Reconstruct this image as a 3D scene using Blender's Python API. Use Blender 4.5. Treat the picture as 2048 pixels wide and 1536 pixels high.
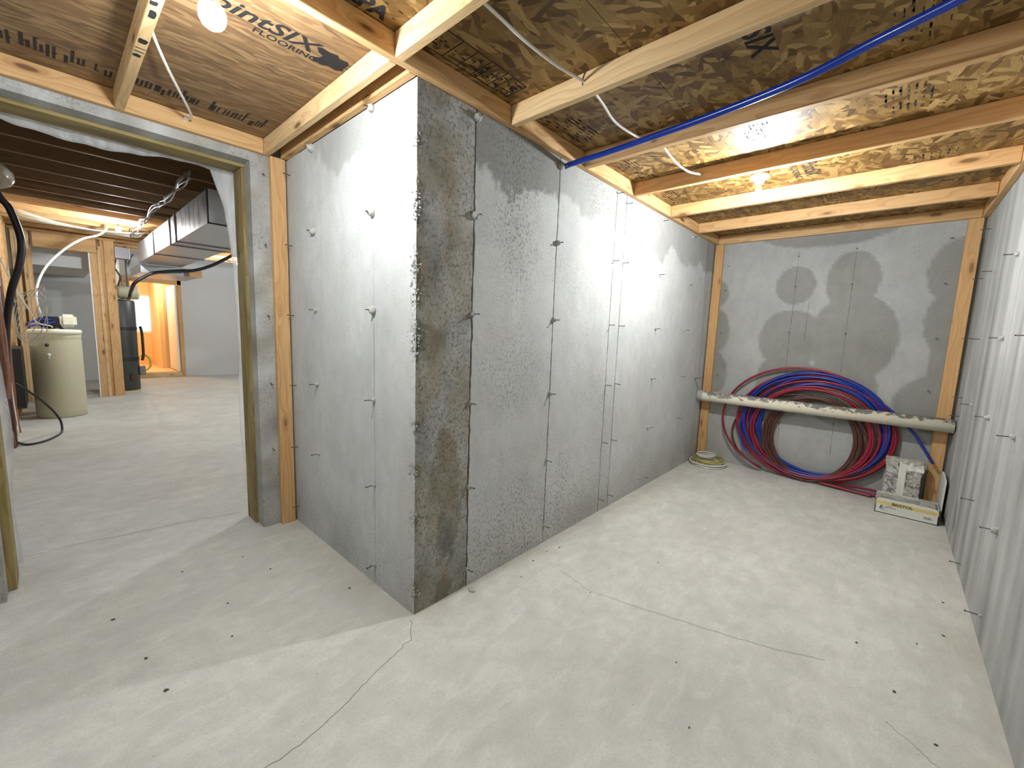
import bpy, bmesh, math, random
from mathutils import Vector, Matrix, noise
import numpy as np

# ------------------------------------------------------------------ scene, camera, light
S = bpy.context.scene
for o in list(bpy.data.objects): bpy.data.objects.remove(o)
COL = S.collection
random.seed(7)

CAM = Vector((-1.1046, -1.5908, 1.3940))
YAW, PITCH, ROLL, FPX = 0.7338, 0.1241, 0.0358, 833.4
fwd = Vector((math.cos(PITCH)*math.cos(YAW), math.cos(PITCH)*math.sin(YAW), -math.sin(PITCH)))
rt = fwd.cross(Vector((0, 0, 1))).normalized(); up = rt.cross(fwd)
rt2 = rt*math.cos(ROLL) + up*math.sin(ROLL); up2 = -rt*math.sin(ROLL) + up*math.cos(ROLL)
cd = bpy.data.cameras.new('camera'); cam = bpy.data.objects.new('camera', cd); COL.objects.link(cam)
cd.sensor_fit = 'HORIZONTAL'; cd.sensor_width = 36; cd.lens = FPX/2048*36; cd.clip_start = 0.02; cd.clip_end = 100
cam.matrix_world = Matrix(((rt2.x, up2.x, -fwd.x, CAM.x), (rt2.y, up2.y, -fwd.y, CAM.y), (rt2.z, up2.z, -fwd.z, CAM.z), (0, 0, 0, 1)))
S.camera = cam

S.view_settings.view_transform = 'Standard'; S.view_settings.look = 'None'
S.view_settings.gamma = 1; S.view_settings.exposure = 1.88
w = bpy.data.worlds.new('world'); S.world = w; w.use_nodes = True
w.node_tree.nodes['Background'].inputs[0].default_value = (.8, .9, 1, 1)
w.node_tree.nodes['Background'].inputs[1].default_value = 0.6

BULB_NEAR = 385.0      # glow of the bulb at the left of the storage room
BULB_FAR = 720.0       # glow of the bulb at the right of the storage room
BULB_REST = 620.0      # bulbs of the room beyond
TH = 2.53              # underside of the floor sheets over the storage room
H = 2.44               # top of the concrete

# ------------------------------------------------------------------ materials
def mat(name):
    m = bpy.data.materials.new(name); m.use_nodes = True
    nt = m.node_tree; b = nt.nodes['Principled BSDF']
    return m, nt, b

def N(nt, typ, ins=None, **kw):
    n = nt.nodes.new(typ)
    for k, v in kw.items(): setattr(n, k, v)
    for k, v in (ins or {}).items():
        if isinstance(v, bpy.types.NodeSocket): nt.links.new(v, n.inputs[k])
        else: n.inputs[k].default_value = v
    return n

def math_(nt, op, a, b=0.0, c=None, clamp=False):
    n = N(nt, 'ShaderNodeMath', {0: a, 1: b}, operation=op); n.use_clamp = clamp
    if c is not None:
        if isinstance(c, bpy.types.NodeSocket): nt.links.new(c, n.inputs[2])
        else: n.inputs[2].default_value = c
    return n.outputs[0]

def mixc(nt, f, a, b, blend='MIX'):
    n = nt.nodes.new('ShaderNodeMix'); n.data_type = 'RGBA'; n.blend_type = blend
    for i, v in ((0, f), (6, a), (7, b)):
        if isinstance(v, bpy.types.NodeSocket): nt.links.new(v, n.inputs[i])
        else: n.inputs[i].default_value = v if i == 0 or len(v) == 4 else (*v, 1)
    return n.outputs[2]

def ramp(nt, fac, stops):
    n = nt.nodes.new('ShaderNodeValToRGB'); nt.links.new(fac, n.inputs[0])
    e = n.color_ramp.elements
    while len(e) < len(stops): e.new(0.5)
    for k, (p, c) in enumerate(stops):
        e[k].position = p; e[k].color = c if len(c) == 4 else (*c, 1)
    return n.outputs[0]

def maprange(nt, v, a, b, c=0.0, d=1.0):
    return N(nt, 'ShaderNodeMapRange', {0: v, 1: a, 2: b, 3: c, 4: d}).outputs[0]

def scaled(nt, vec, s, rot=(0, 0, 0), loc=(0, 0, 0)):
    return N(nt, 'ShaderNodeMapping', {0: vec, 1: loc, 2: rot, 3: s}).outputs[0]

def noise_t(nt, vec, scale, detail=3, rough=.55, dist=0.0):
    return N(nt, 'ShaderNodeTexNoise', {'Vector': vec, 'Scale': scale, 'Detail': detail, 'Roughness': rough, 'Distortion': dist})

def simple(name, col, rough=.6, metal=0.0, var=.08, scale=30, bump=0.0, emis=None, es=0):
    m, nt, b = mat(name)
    tc = N(nt, 'ShaderNodeTexCoord').outputs['Object']
    n = noise_t(nt, tc, scale).outputs[0]
    c = mixc(nt, n, tuple(x*(1-var) for x in col), tuple(min(1, x*(1+var)) for x in col))
    nt.links.new(c, b.inputs['Base Color'])
    b.inputs['Roughness'].default_value = rough; b.inputs['Metallic'].default_value = metal
    if bump:
        bp = N(nt, 'ShaderNodeBump', {'Height': n, 'Strength': bump, 'Distance': .01})
        nt.links.new(bp.outputs[0], b.inputs['Normal'])
    if emis:
        b.inputs['Emission Color'].default_value = (*emis, 1); b.inputs['Emission Strength'].default_value = es
    return m

def concrete(name, base, pit=.5, floor=False):
    m, nt, b = mat(name)
    tc = N(nt, 'ShaderNodeTexCoord').outputs['Object']
    att = N(nt, 'ShaderNodeAttribute', attribute_name='wear')
    sp = N(nt, 'ShaderNodeSeparateColor', {0: att.outputs['Color']})
    damp, rust, mott = sp.outputs[0], sp.outputs[1], sp.outputs[2]
    big = noise_t(nt, tc, 1.6, 5, .6).outputs[0]
    mid = noise_t(nt, scaled(nt, tc, (1, 1, .55)), 14 if not floor else 9, 6, .65).outputs[0]
    fine = noise_t(nt, tc, 140, 2, .7).outputs[0]
    c = mixc(nt, maprange(nt, big, .35, .65), tuple(x*.88 for x in base), tuple(x*1.08 for x in base))
    c = mixc(nt, math_(nt, 'MULTIPLY', maprange(nt, mid, .4, .7), .45), c, tuple(x*.72 for x in base))
    c = mixc(nt, maprange(nt, fine, .3, .7, 0, .30), c, tuple(x*.6 for x in base))
    if floor:
        sw = noise_t(nt, scaled(nt, tc, (2.2, 6, 1), (0, 0, .5)), 2.4, 7, .62, .6).outputs[0]
        c = mixc(nt, maprange(nt, sw, .52, .75, 0, .38), c, tuple(min(1, x*1.3) for x in base))
        blot = noise_t(nt, tc, 3.1, 6, .7, .3).outputs[0]
        c = mixc(nt, maprange(nt, blot, .54, .70, 0, .35), c, tuple(x*.66 for x in base))
        gr = noise_t(nt, scaled(nt, tc, (1, 1, 1)), 75, 5, .8).outputs[0]
        c = mixc(nt, maprange(nt, gr, .50, .66, 0, .30), c, tuple(x*.55 for x in base))
        c = mixc(nt, maprange(nt, sw, .46, .25, 0, .40), c, tuple(x*.68 for x in base))
        vs = N(nt, 'ShaderNodeTexVoronoi', {'Vector': tc, 'Scale': 3.2}, feature='F1')
        sd = noise_t(nt, tc, 35, 2).outputs[0]
        spk = math_(nt, 'LESS_THAN', math_(nt, 'ADD', vs.outputs['Distance'], math_(nt, 'MULTIPLY', sd, .03)), .034)
        c = mixc(nt, math_(nt, 'MULTIPLY', spk, .75), c, (.08, .07, .05))
    # damp and rusty patches, as wide as the wear attribute says
    c = mixc(nt, damp, c, (.10, .098, .082))
    c = mixc(nt, rust, c, (.30, .22, .10))
    # small bug holes
    v1 = N(nt, 'ShaderNodeTexVoronoi', {'Vector': scaled(nt, tc, (1, 1, .8)), 'Scale': 78.0}, feature='F1')
    rnd = N(nt, 'ShaderNodeSeparateColor', {0: v1.outputs['Color']}).outputs[0]
    d1 = math_(nt, 'ADD', v1.outputs['Distance'], math_(nt, 'MULTIPLY', noise_t(nt, tc, 60, 3).outputs[0], .25))
    hole = maprange(nt, d1, .34, .24)
    thr = math_(nt, 'SUBTRACT', 1.0 - .10*pit, math_(nt, 'MULTIPLY', mott, .55))
    clus = maprange(nt, noise_t(nt, tc, 5, 3).outputs[0], .35, .6, .25, 1.0)
    hole = math_(nt, 'MULTIPLY', math_(nt, 'MULTIPLY', hole, clus), math_(nt, 'GREATER_THAN', rnd, thr))
    # scaly dark mottling where the form skin came off
    m2 = noise_t(nt, scaled(nt, tc, (1, 1, .85)), 62, 5, .72, .2).outputs[0]
    scaly = math_(nt, 'MULTIPLY', maprange(nt, m2, .50, .60), maprange(nt, mott, .15, .8))
    c = mixc(nt, math_(nt, 'MULTIPLY', scaly, .62), c, (.085, .08, .06))
    c = mixc(nt, math_(nt, 'MULTIPLY', hole, .7), c, (.07, .068, .06))
    nt.links.new(c, b.inputs['Base Color'])
    b.inputs['Roughness'].default_value = .82 if not floor else .62
    b.inputs['Specular IOR Level'].default_value = .3
    hgt = math_(nt, 'SUBTRACT', math_(nt, 'ADD', math_(nt, 'MULTIPLY', fine, .25), math_(nt, 'MULTIPLY', mid, .6)),
                math_(nt, 'ADD', hole, math_(nt, 'MULTIPLY', scaly, .6)))
    bp = N(nt, 'ShaderNodeBump', {'Height': hgt, 'Strength': .35 if not floor else .12, 'Distance': .006})
    nt.links.new(bp.outputs[0], b.inputs['Normal'])
    return m

def wood(name, light, dark, knots=True, green=False):
    m, nt, b = mat(name)
    tc = N(nt, 'ShaderNodeTexCoord').outputs['Object']
    rnd = N(nt, 'ShaderNodeObjectInfo').outputs['Random']
    off = N(nt, 'ShaderNodeCombineXYZ', {0: math_(nt, 'MULTIPLY', rnd, 37.0), 1: math_(nt, 'MULTIPLY', rnd, 11.0), 2: math_(nt, 'MULTIPLY', rnd, 5.0)}).outputs[0]
    p = N(nt, 'ShaderNodeVectorMath', {0: tc, 1: off}, operation='ADD').outputs[0]
    # knots: cells stretched along the board
    vk = N(nt, 'ShaderNodeTexVoronoi', {'Vector': scaled(nt, p, (1.0, 3.4, 3.4)), 'Scale': 3.0}, feature='F1')
    kd = vk.outputs['Distance']
    kb = maprange(nt, kd, .42, .0)                      # bulge of the rings round a knot
    wv = noise_t(nt, scaled(nt, p, (1.3, 6, 6)), 1.0, 2).outputs[0]
    sep = N(nt, 'ShaderNodeSeparateXYZ', {0: p})
    yy = math_(nt, 'MULTIPLY', sep.outputs[1], 30.0); zz = math_(nt, 'MULTIPLY', sep.outputs[2], 22.0)
    rad = math_(nt, 'ADD', math_(nt, 'ADD', yy, zz), math_(nt, 'ADD', math_(nt, 'MULTIPLY', wv, 7.0), math_(nt, 'MULTIPLY', math_(nt, 'POWER', kb, 2.0), 3.4)))
    ring = math_(nt, 'FRACT', rad)
    ring = math_(nt, 'POWER', ring, 2.6)
    fib = noise_t(nt, scaled(nt, p, (5, 160, 160)), 1.0, 3, .6).outputs[0]
    tone = noise_t(nt, scaled(nt, p, (1.2, 5, 5)), 1.0, 3).outputs[0]
    c = mixc(nt, maprange(nt, tone, .3, .7), light, tuple(x*y for x, y in zip(light, (.80, .74, .66))))
    c = mixc(nt, math_(nt, 'MULTIPLY', ring, .62), c, dark)
    c = mixc(nt, maprange(nt, fib, .35, .75, 0, .35), c, tuple(x*.8 for x in dark))
    if knots:
        kn = maprange(nt, kd, .145, .095)
        halo = maprange(nt, kd, .27, .14, 0, .6)
        c = mixc(nt, halo, c, tuple(x*.75 for x in dark))
        c = mixc(nt, kn, c, tuple(x*.28 for x in dark))
    # board to board difference
    c = mixc(nt, math_(nt, 'MULTIPLY', rnd, .35), c, tuple(x*y for x, y in zip(light, (.72, .60, .50))))
    if green:
        g = noise_t(nt, scaled(nt, p, (2, 14, 14)), 1.0, 4).outputs[0]
        c = mixc(nt, maprange(nt, g, .45, .7, 0, .75), c, (.17, .14, .03))
        g2 = noise_t(nt, scaled(nt, p, (1.5, 9, 9), loc=(4, 4, 4)), 1.0, 4).outputs[0]
        c = mixc(nt, maprange(nt, g2, .5, .75, 0, .8), c, (.07, .05, .025))
    nt.links.new(c, b.inputs['Base Color'])
    b.inputs['Roughness'].default_value = .62; b.inputs['Specular IOR Level'].default_value = .3
    bp = N(nt, 'ShaderNodeBump', {'Height': math_(nt, 'ADD', fib, math_(nt, 'MULTIPLY', ring, -.6)), 'Strength': .18, 'Distance': .002})
    nt.links.new(bp.outputs[0], b.inputs['Normal'])
    return m

def osb(name, angs=None, tint=(1, .95, .80), flat=0.0):
    m, nt, b = mat(name)
    tc = N(nt, 'ShaderNodeTexCoord').outputs['Object']
    warp = noise_t(nt, tc, 5, 2).outputs['Color']
    tcw = N(nt, 'ShaderNodeVectorMath', {0: tc, 1: N(nt, 'ShaderNodeVectorMath', {0: warp, 3: .05}, operation='SCALE').outputs[0]}, operation='ADD').outputs[0]
    c = None; hsum = None
    for k, (ang, sx, sy) in enumerate((angs or ((.25, 5.5, 24), (-.55, 6.5, 29), (1.15, 7.5, 27), (-1.3, 8, 31), (.05, 5, 22), (.8, 11, 38), (-.2, 9, 34)))):
        vec = scaled(nt, tcw, (sx, sy, 1), (0, 0, ang), (k*3.7, k*1.9, 0))
        # Mapping scales before it rotates, so turn first and stretch after
        turn = scaled(nt, tcw, (1, 1, 1), (0, 0, ang), (k*3.7, k*1.9, 0))
        vec = scaled(nt, turn, (sx, sy, 0))
        v = N(nt, 'ShaderNodeTexVoronoi', {'Vector': vec, 'Scale': 1.0, 'Randomness': 1.0}, feature='F1', voronoi_dimensions='2D')
        s = N(nt, 'ShaderNodeSeparateColor', {0: v.outputs['Color']})
        grain = noise_t(nt, scaled(nt, turn, (14, 220, 0)), 1.0, 2).outputs[0]
        strand = ramp(nt, s.outputs[0], [(0, (.085, .040, .009)), (.3, (.17, .093, .024)), (.65, (.27, .165, .055)), (1, (.44, .30, .125))])
        strand = mixc(nt, math_(nt, 'MULTIPLY', maprange(nt, grain, .4, .7), .4), strand, (.08, .038, .010))
        edge = maprange(nt, v.outputs['Distance'], .52, .72, 0, .55)
        strand = mixc(nt, edge, strand, (.045, .02, .006))
        if c is None: c = strand; hsum = s.outputs[1]
        else:
            pick = math_(nt, 'GREATER_THAN', s.outputs[1], .60 + .02*k)
            pick = math_(nt, 'MULTIPLY', pick, maprange(nt, v.outputs['Distance'], .60, .54))
            c = mixc(nt, pick, c, strand)
            hsum = math_(nt, 'ADD', math_(nt, 'MULTIPLY', hsum, math_(nt, 'SUBTRACT', 1.0, pick)), math_(nt, 'MULTIPLY', pick, s.outputs[0]))
    c = mixc(nt, 1.0, c, tint, 'MULTIPLY')
    c = mixc(nt, flat, c, (.235, .150, .085))
    nt.links.new(c, b.inputs['Base Color'])
    b.inputs['Roughness'].default_value = .55; b.inputs['Specular IOR Level'].default_value = .4
    bp = N(nt, 'ShaderNodeBump', {'Height': hsum, 'Strength': .3, 'Distance': .003})
    nt.links.new(bp.outputs[0], b.inputs['Normal'])
    return m

M = {}
M['wallc'] = concrete('concrete_wall', (.58, .595, .585), .7)
M['floorc'] = concrete('concrete_floor', (.68, .675, .635), .12, True)
M['cornerc'] = M['wallc']
M['seam'] = simple('form_seam', (.075, .06, .045), .9)
M['seamlight'] = simple('form_ridge', (.50, .51, .49), .9)
M['crack'] = simple('crack', (.17, .16, .14), .9)
M['mortar'] = simple('mortar_lump', (.42, .42, .39), .95, var=.3, scale=120, bump=.6)
M['wire'] = simple('tie_steel', (.10, .09, .085), .45, .7)
M['wood'] = wood('pine', (.74, .49, .24), (.44, .21, .07))
M['woodpale'] = wood('pine_pale', (.80, .60, .34), (.52, .30, .12))
M['woodgreen'] = wood('treated_pine', (.42, .34, .15), (.17, .11, .035), green=True)
M['osb'] = osb('strand_board')
M['osb2'] = osb('strand_board_combed', ((.05, 5, 42), (-.10, 6, 50), (.16, 7, 46), (-.2, 8, 52), (.0, 4, 36), (.3, 9, 60), (-.05, 7, 48)), (1.0, .93, 1.0), .42)
M['ink'] = simple('black_ink', (.008, .007, .008), .9, var=.5, scale=90)
M['inkfaint'] = simple('faded_ink', (.030, .018, .014), .9, var=.6, scale=60)
M['white'] = simple('white_plastic', (.80, .80, .77), .35)
M['cable'] = simple('white_cable', (.78, .76, .70), .4)
M['wirepale'] = simple('pale_thin_wire', (.42, .38, .32), .5)
M['blue'] = simple('blue_tube', (.002, .030, .30), .22)
M['bluep'] = simple('blue_coil_tube', (.010, .03, .24), .35)
M['red'] = simple('red_tube', (.24, .008, .026), .35)
M['brown'] = simple('brown_tube', (.085, .028, .018), .4)
M['black'] = simple('black_rubber', (.012, .012, .013), .45)
M['yellow'] = simple('yellow_coat', (.62, .45, .02), .4)
M['yellowwire'] = simple('yellow_wire', (.48, .42, .13), .4, var=.3, scale=60)
M['beige'] = simple('beige_plastic', (.52, .49, .34), .5, bump=.1, scale=60)
M['beigelid'] = simple('cream_plastic', (.80, .78, .62), .4)
M['tank'] = simple('charcoal_jacket', (.045, .048, .045), .4)
M['pipegrey'] = simple('grey_pipe', (.22, .20, .20), .4, .3)
M['drywall'] = simple('grey_drywall', (.60, .61, .60), .9, var=.03, scale=6)
M['drywhite'] = simple('white_drywall', (.74, .75, .74), .9, var=.02)
M['peach'] = simple('peach_paint', (.86, .62, .36), .8, var=.03)
M['trimwhite'] = simple('white_trim', (.82, .86, .88), .4, var=.02)
M['joistdark'] = wood('shaded_joist', (.22, .14, .075), (.11, .06, .03), knots=False)  # darker copy of the pine, shade of the unlit joists put into its colour
M['paper'] = simple('torn_paper', (.40, .38, .33), .8, var=.6, scale=40)
M['carton'] = simple('white_carton', (.66, .66, .60), .6, var=.06)
M['navy'] = simple('navy_gap', (.01, .015, .04), .6)
M['band'] = simple('yellow_band', (.66, .53, .17), .6)
M['inkgreen'] = simple('olive_ink', (.12, .09, .012), .6)
M['chip'] = simple('dirt_chip', (.10, .08, .055), .9)

def make_mats2():
    m, nt, b = mat('galvanised_sheet')
    tc = N(nt, 'ShaderNodeTexCoord').outputs['Object']
    n = noise_t(nt, tc, 7, 4).outputs[0]
    nt.links.new(mixc(nt, n, (.36, .38, .40), (.58, .60, .62)), b.inputs['Base Color'])
    b.inputs['Metallic'].default_value = .85
    nt.links.new(maprange(nt, n, .3, .7, .28, .45), b.inputs['Roughness'])
    M['galv'] = m
    # old drain pipe: cream plastic with flaking grey skin along its top
    m, nt, b = mat('flaking_pipe')
    tc = N(nt, 'ShaderNodeTexCoord').outputs['Object']
    sep = N(nt, 'ShaderNodeSeparateXYZ', {0: tc})
    n = noise_t(nt, scaled(nt, tc, (1, .6, 1)), 30, 5, .65).outputs[0]
    zt = maprange(nt, sep.outputs[2], -.012, .050)
    ya = noise_t(nt, tc, 2.2, 2).outputs[0]
    f = math_(nt, 'ADD', math_(nt, 'ADD', n, math_(nt, 'MULTIPLY', zt, .20)), math_(nt, 'MULTIPLY', ya, .55))
    k = math_(nt, 'MULTIPLY', maprange(nt, f, .90, .915), maprange(nt, zt, .0, .25))
    c = mixc(nt, k, (.70, .66, .53), (.20, .19, .16))
    spk = noise_t(nt, tc, 90, 2).outputs[0]
    c = mixc(nt, maprange(nt, spk, .66, .74, 0, .5), c, (.30, .27, .2))
    nt.links.new(c, b.inputs['Base Color']); b.inputs['Roughness'].default_value = .55
    M['pipe'] = m
    m, nt, b = mat('vapour_sheet')
    tc = N(nt, 'ShaderNodeTexCoord').outputs['Object']
    b.inputs['Base Color'].default_value = (.86, .87, .87, 1); b.inputs['Roughness'].default_value = .35
    tr = N(nt, 'ShaderNodeBsdfTransparent', {0: (.95, .95, .96, 1)})
    tl = N(nt, 'ShaderNodeBsdfTranslucent', {0: (.85, .86, .87, 1)})
    a = N(nt, 'ShaderNodeMixShader', {0: .45, 1: b.outputs[0], 2: tl.outputs[0]})
    f = noise_t(nt, scaled(nt, tc, (6, 1, 1.2)), 2.5, 3).outputs[0]
    a2 = N(nt, 'ShaderNodeMixShader', {0: maprange(nt, f, .3, .7, .5, .12), 1: a.outputs[0], 2: tr.outputs[0]})
    nt.links.new(a2.outputs[0], nt.nodes['Material Output'].inputs[0])
    M['poly'] = m
    m, nt, b = mat('copper_brown_cables')
    tc = N(nt, 'ShaderNodeTexCoord').outputs['Object']
    n = noise_t(nt, scaled(nt, tc, (3, 40, 3)), 1, 3).outputs[0]
    nt.links.new(mixc(nt, n, (.16, .05, .03), (.34, .16, .09)), b.inputs['Base Color'])
    M['rust'] = m
    m, nt, b = mat('shrink_wrapped_tiles')
    tc = N(nt, 'ShaderNodeTexCoord').outputs['Object']
    br = N(nt, 'ShaderNodeTexBrick', {'Vector': scaled(nt, tc, (1, 1, 1), (math.pi/2, 0, math.pi/2)), 'Color1': (.30, .27, .22, 1), 'Color2': (.52, .50, .45, 1), 'Mortar': (.16, .14, .16, 1), 'Scale': 26, 'Mortar Size': .03})
    n = noise_t(nt, tc, 40, 4).outputs[0]
    c = mixc(nt, maprange(nt, n, .5, .65, 0, .8), br.outputs[0], (.60, .58, .52))
    n2 = noise_t(nt, tc, 12, 2).outputs[0]
    c = mixc(nt, maprange(nt, n2, .55, .75, 0, .5), c, (.14, .12, .22))
    nt.links.new(c, b.inputs['Base Color']); b.inputs['Roughness'].default_value = .3
    M['tiles'] = m
    m, nt, b = mat('clear_glass'); b.inputs['Transmission Weight'].default_value = .6
    b.inputs['Base Color'].default_value = (.7, .66, .58, 1); b.inputs['Roughness'].default_value = .2
    M['glass'] = m
make_mats2()

def bulb_mat(name, s, col=(.925, .97, 1.0)):
    m, nt, b = mat(name)
    b.inputs['Base Color'].default_value = (.9, .9, .9, 1)
    b.inputs['Emission Color'].default_value = (*col, 1); b.inputs['Emission Strength'].default_value = s
    return m

# ------------------------------------------------------------------ helpers
def tag(o, label=None, cat=None, group=None, kind=None):
    if label: o['label'] = label
    if cat: o['category'] = cat
    if group: o['group'] = group
    if kind: o['kind'] = kind
    return o

def link(name, me, mats, parent=None, loc=None, smooth=False):
    if not isinstance(mats, (list, tuple)): mats = [mats]
    for m in mats: me.materials.append(m)
    o = bpy.data.objects.new(name, me); COL.objects.link(o)
    if loc is not None: o.location = loc
    if parent is not None: o.parent = parent
    if smooth:
        for p in me.polygons: p.use_smooth = True
    return o

def obj(name, bm, mats, parent=None, loc=None, smooth=False):
    me = bpy.data.meshes.new(name); bmesh.ops.recalc_face_normals(bm, faces=bm.faces[:]); bm.to_mesh(me); bm.free()
    return link(name, me, mats, parent, loc, smooth)

def empty(name, loc, rz=0):
    o = bpy.data.objects.new(name, None); COL.objects.link(o); o.location = loc; o.rotation_euler = (0, 0, rz)
    o.empty_display_size = .1
    return o

def add_box(bm, x0, x1, y0, y1, z0, z1, mi=0):
    vs = [bm.verts.new((x, y, z)) for x in (x0, x1) for y in (y0, y1) for z in (z0, z1)]
    for f in ((0, 1, 3, 2), (4, 6, 7, 5), (0, 4, 5, 1), (2, 3, 7, 6), (0, 2, 6, 4), (1, 5, 7, 3)):
        fc = bm.faces.new([vs[i] for i in f]); fc.material_index = mi
    return bm

def box(x0, x1, y0, y1, z0, z1, bev=0.0, seg=1):
    bm = bmesh.new(); add_box(bm, x0, x1, y0, y1, z0, z1)
    if bev: bmesh.ops.bevel(bm, geom=bm.edges[:], offset=bev, segments=seg, affect='EDGES')
    return bm

def add_lathe(bm, prof, n=32, c=(0, 0, 0), axis='z', mi=0):
    rings = []
    for r, z in prof:
        ring = []
        for k in range(n):
            a = 2*math.pi*k/n; p = (r*math.cos(a), r*math.sin(a), z)
            if axis == 'x': p = (p[2], p[0], p[1])
            if axis == 'y': p = (p[0], p[2], p[1])
            ring.append(bm.verts.new((p[0]+c[0], p[1]+c[1], p[2]+c[2])))
        rings.append(ring)
    for a, b in zip(rings, rings[1:]):
        for k in range(n):
            f = bm.faces.new((a[k], a[(k+1) % n], b[(k+1) % n], b[k])); f.material_index = mi
    for ring in (rings[0], rings[-1]):
        f = bm.faces.new(ring); f.material_index = mi
    return bm

def add_tube(bm, pts, r, n=8, closed=False, mi=0):
    pts = [Vector(p) for p in pts]; L = len(pts); rings = []
    prev = None
    for i, p in enumerate(pts):
        a = pts[(i-1) % L] if (closed or i > 0) else p; b = pts[(i+1) % L] if (closed or i < L-1) else p
        t = (b-a).normalized()
        if prev is None:
            u = t.orthogonal().normalized()
        else:
            u = (prev - t*prev.dot(t)).normalized()
        prev = u; v = t.cross(u)
        rr = r[i] if isinstance(r, (list, tuple)) else r
        rings.append([bm.verts.new(p + (u*math.cos(2*math.pi*k/n) + v*math.sin(2*math.pi*k/n))*rr) for k in range(n)])
    for i in range(L if closed else L-1):
        A, B = rings[i], rings[(i+1) % L]
        for k in range(n):
            f = bm.faces.new((A[k], A[(k+1) % n], B[(k+1) % n], B[k])); f.material_index = mi; f.smooth = True
    if not closed:
        for ring in (rings[0], rings[-1]):
            f = bm.faces.new(ring); f.material_index = mi
    return bm

def spline(pts, n=8):
    P = [Vector(p) for p in pts]; P = [P[0]*2-P[1]] + P + [P[-1]*2-P[-2]]; out = []
    for i in range(1, len(P)-2):
        for k in range(n):
            t = k/n; a, b, c, d = P[i-1:i+3]
            out.append(.5*((2*b) + (c-a)*t + (2*a-5*b+4*c-d)*t*t + (3*b-a-3*c+d)*t**3))
    out.append(P[-2]); return out

def shift(pts, c): return [Vector(p)-Vector(c) for p in pts]

def cord(name, pts, r, m, label=None, cat=None, parent=None, n=8, sm=8, group=None):
    c = Vector(pts[0]) if parent is None else Vector((0, 0, 0))
    bm = bmesh.new(); add_tube(bm, spline(shift(pts, c), sm), r, n)
    o = obj(name, bm, m, parent, c if parent is None else None)
    if label: tag(o, label, cat, group)
    return o

def lumber(name, x0, x1, y0, y1, z0, z1, m, label=None, cat=None, group=None, parent=None):
    """A sawn board, its mesh lying along local X so the grain runs along the board."""
    d = (x1-x0, y1-y0, z1-z0); ax = d.index(max(d)); L = d[ax]
    if ax == 0: bm = box(0, L, 0, d[1], 0, d[2], .0025); rot = (0, 0, 0); loc = (x0, y0, z0)
    elif ax == 1: bm = box(0, L, 0, d[0], 0, d[2], .0025); rot = (0, 0, math.pi/2); loc = (x1, y0, z0)
    else: bm = box(0, L, 0, d[1], 0, d[0], .0025); rot = (0, -math.pi/2, 0); loc = (x1, y0, z0)
    o = obj(name, bm, m, parent); o.location = loc; o.rotation_euler = rot
    if label: tag(o, label, cat, group)
    return o

def text_mesh(s, size, shear=0.0, bold=0.0, depth=.0004):
    cu = bpy.data.curves.new('t', 'FONT'); cu.body = s; cu.size = size; cu.shear = shear; cu.offset = bold; cu.extrude = depth; cu.resolution_u = 3
    o = bpy.data.objects.new('t', cu); COL.objects.link(o)
    bpy.context.view_layer.update()
    me = bpy.data.meshes.new_from_object(o.evaluated_get(bpy.context.evaluated_depsgraph_get()))
    bpy.data.objects.remove(o); return me

def nz(x, y, z=0.0): return noise.noise(Vector((x, y, z)))
def fb(x, y, z=0.0, o=4): return noise.fractal(Vector((x, y, z)), 1.0, 2.0, o)
def sstep(a, b, x):
    t = max(0, min(1, (x-a)/(b-a))) if a != b else float(x > a); return t*t*(3-2*t)

def wear_mesh(name, cols, rows, pos, wear, back):
    """Sheet of quads over cols x rows; pos(c, r) -> point, wear(c, r) -> (damp, rust, mottle); back: vector giving the slab its thickness."""
    vs = []; wr = []
    for c in cols:
        for r in rows:
            vs.append(pos(c, r)); wr.append(wear(c, r))
    nr = len(rows); nc = len(cols)
    fs = [((i)*nr+j, (i+1)*nr+j, (i+1)*nr+j+1, i*nr+j+1) for i in range(nc-1) for j in range(nr-1)]
    rim = [i*nr for i in range(nc)] + [(nc-1)*nr+j for j in range(1, nr)] + [i*nr+nr-1 for i in range(nc-2, -1, -1)] + [j for j in range(nr-2, 0, -1)]
    base = len(vs)
    for k in rim:
        b = back(vs[k]) ; vs.append(b); wr.append(wr[k])
    n = len(rim)
    for k in range(n):
        fs.append((rim[k], rim[(k+1) % n], base+(k+1) % n, base+k))
    fs.append(tuple(base+k for k in range(n)))
    me = bpy.data.meshes.new(name); me.from_pydata([tuple(v) for v in vs], [], fs)
    a = me.attributes.new('wear', 'FLOAT_COLOR', 'POINT')
    a.data.foreach_set('color', [x for w_ in wr for x in (*w_, 1.0)])
    bm = bmesh.new(); bm.from_mesh(me); bmesh.ops.recalc_face_normals(bm, faces=bm.faces[:]); bm.to_mesh(me); bm.free()
    return me

def strips(me, quads, mi):
    bm = bmesh.new(); bm.from_mesh(me)
    for q in quads:
        f = bm.faces.new([bm.verts.new(p) for p in q]); f.material_index = mi
    bm.to_mesh(me); bm.free()

def frange(a, b, st):
    n = max(1, int(round((b-a)/st))); return [a+(b-a)*k/n for k in range(n+1)]

# ------------------------------------------------------------------ the setting
W = 2.05       # storage room: right wall at y = -W
B = 4.0        # back wall at x = B
A = 1.467      # wall with the opening at y = A
XL = -1.45     # wall at the photographer's left

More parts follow.
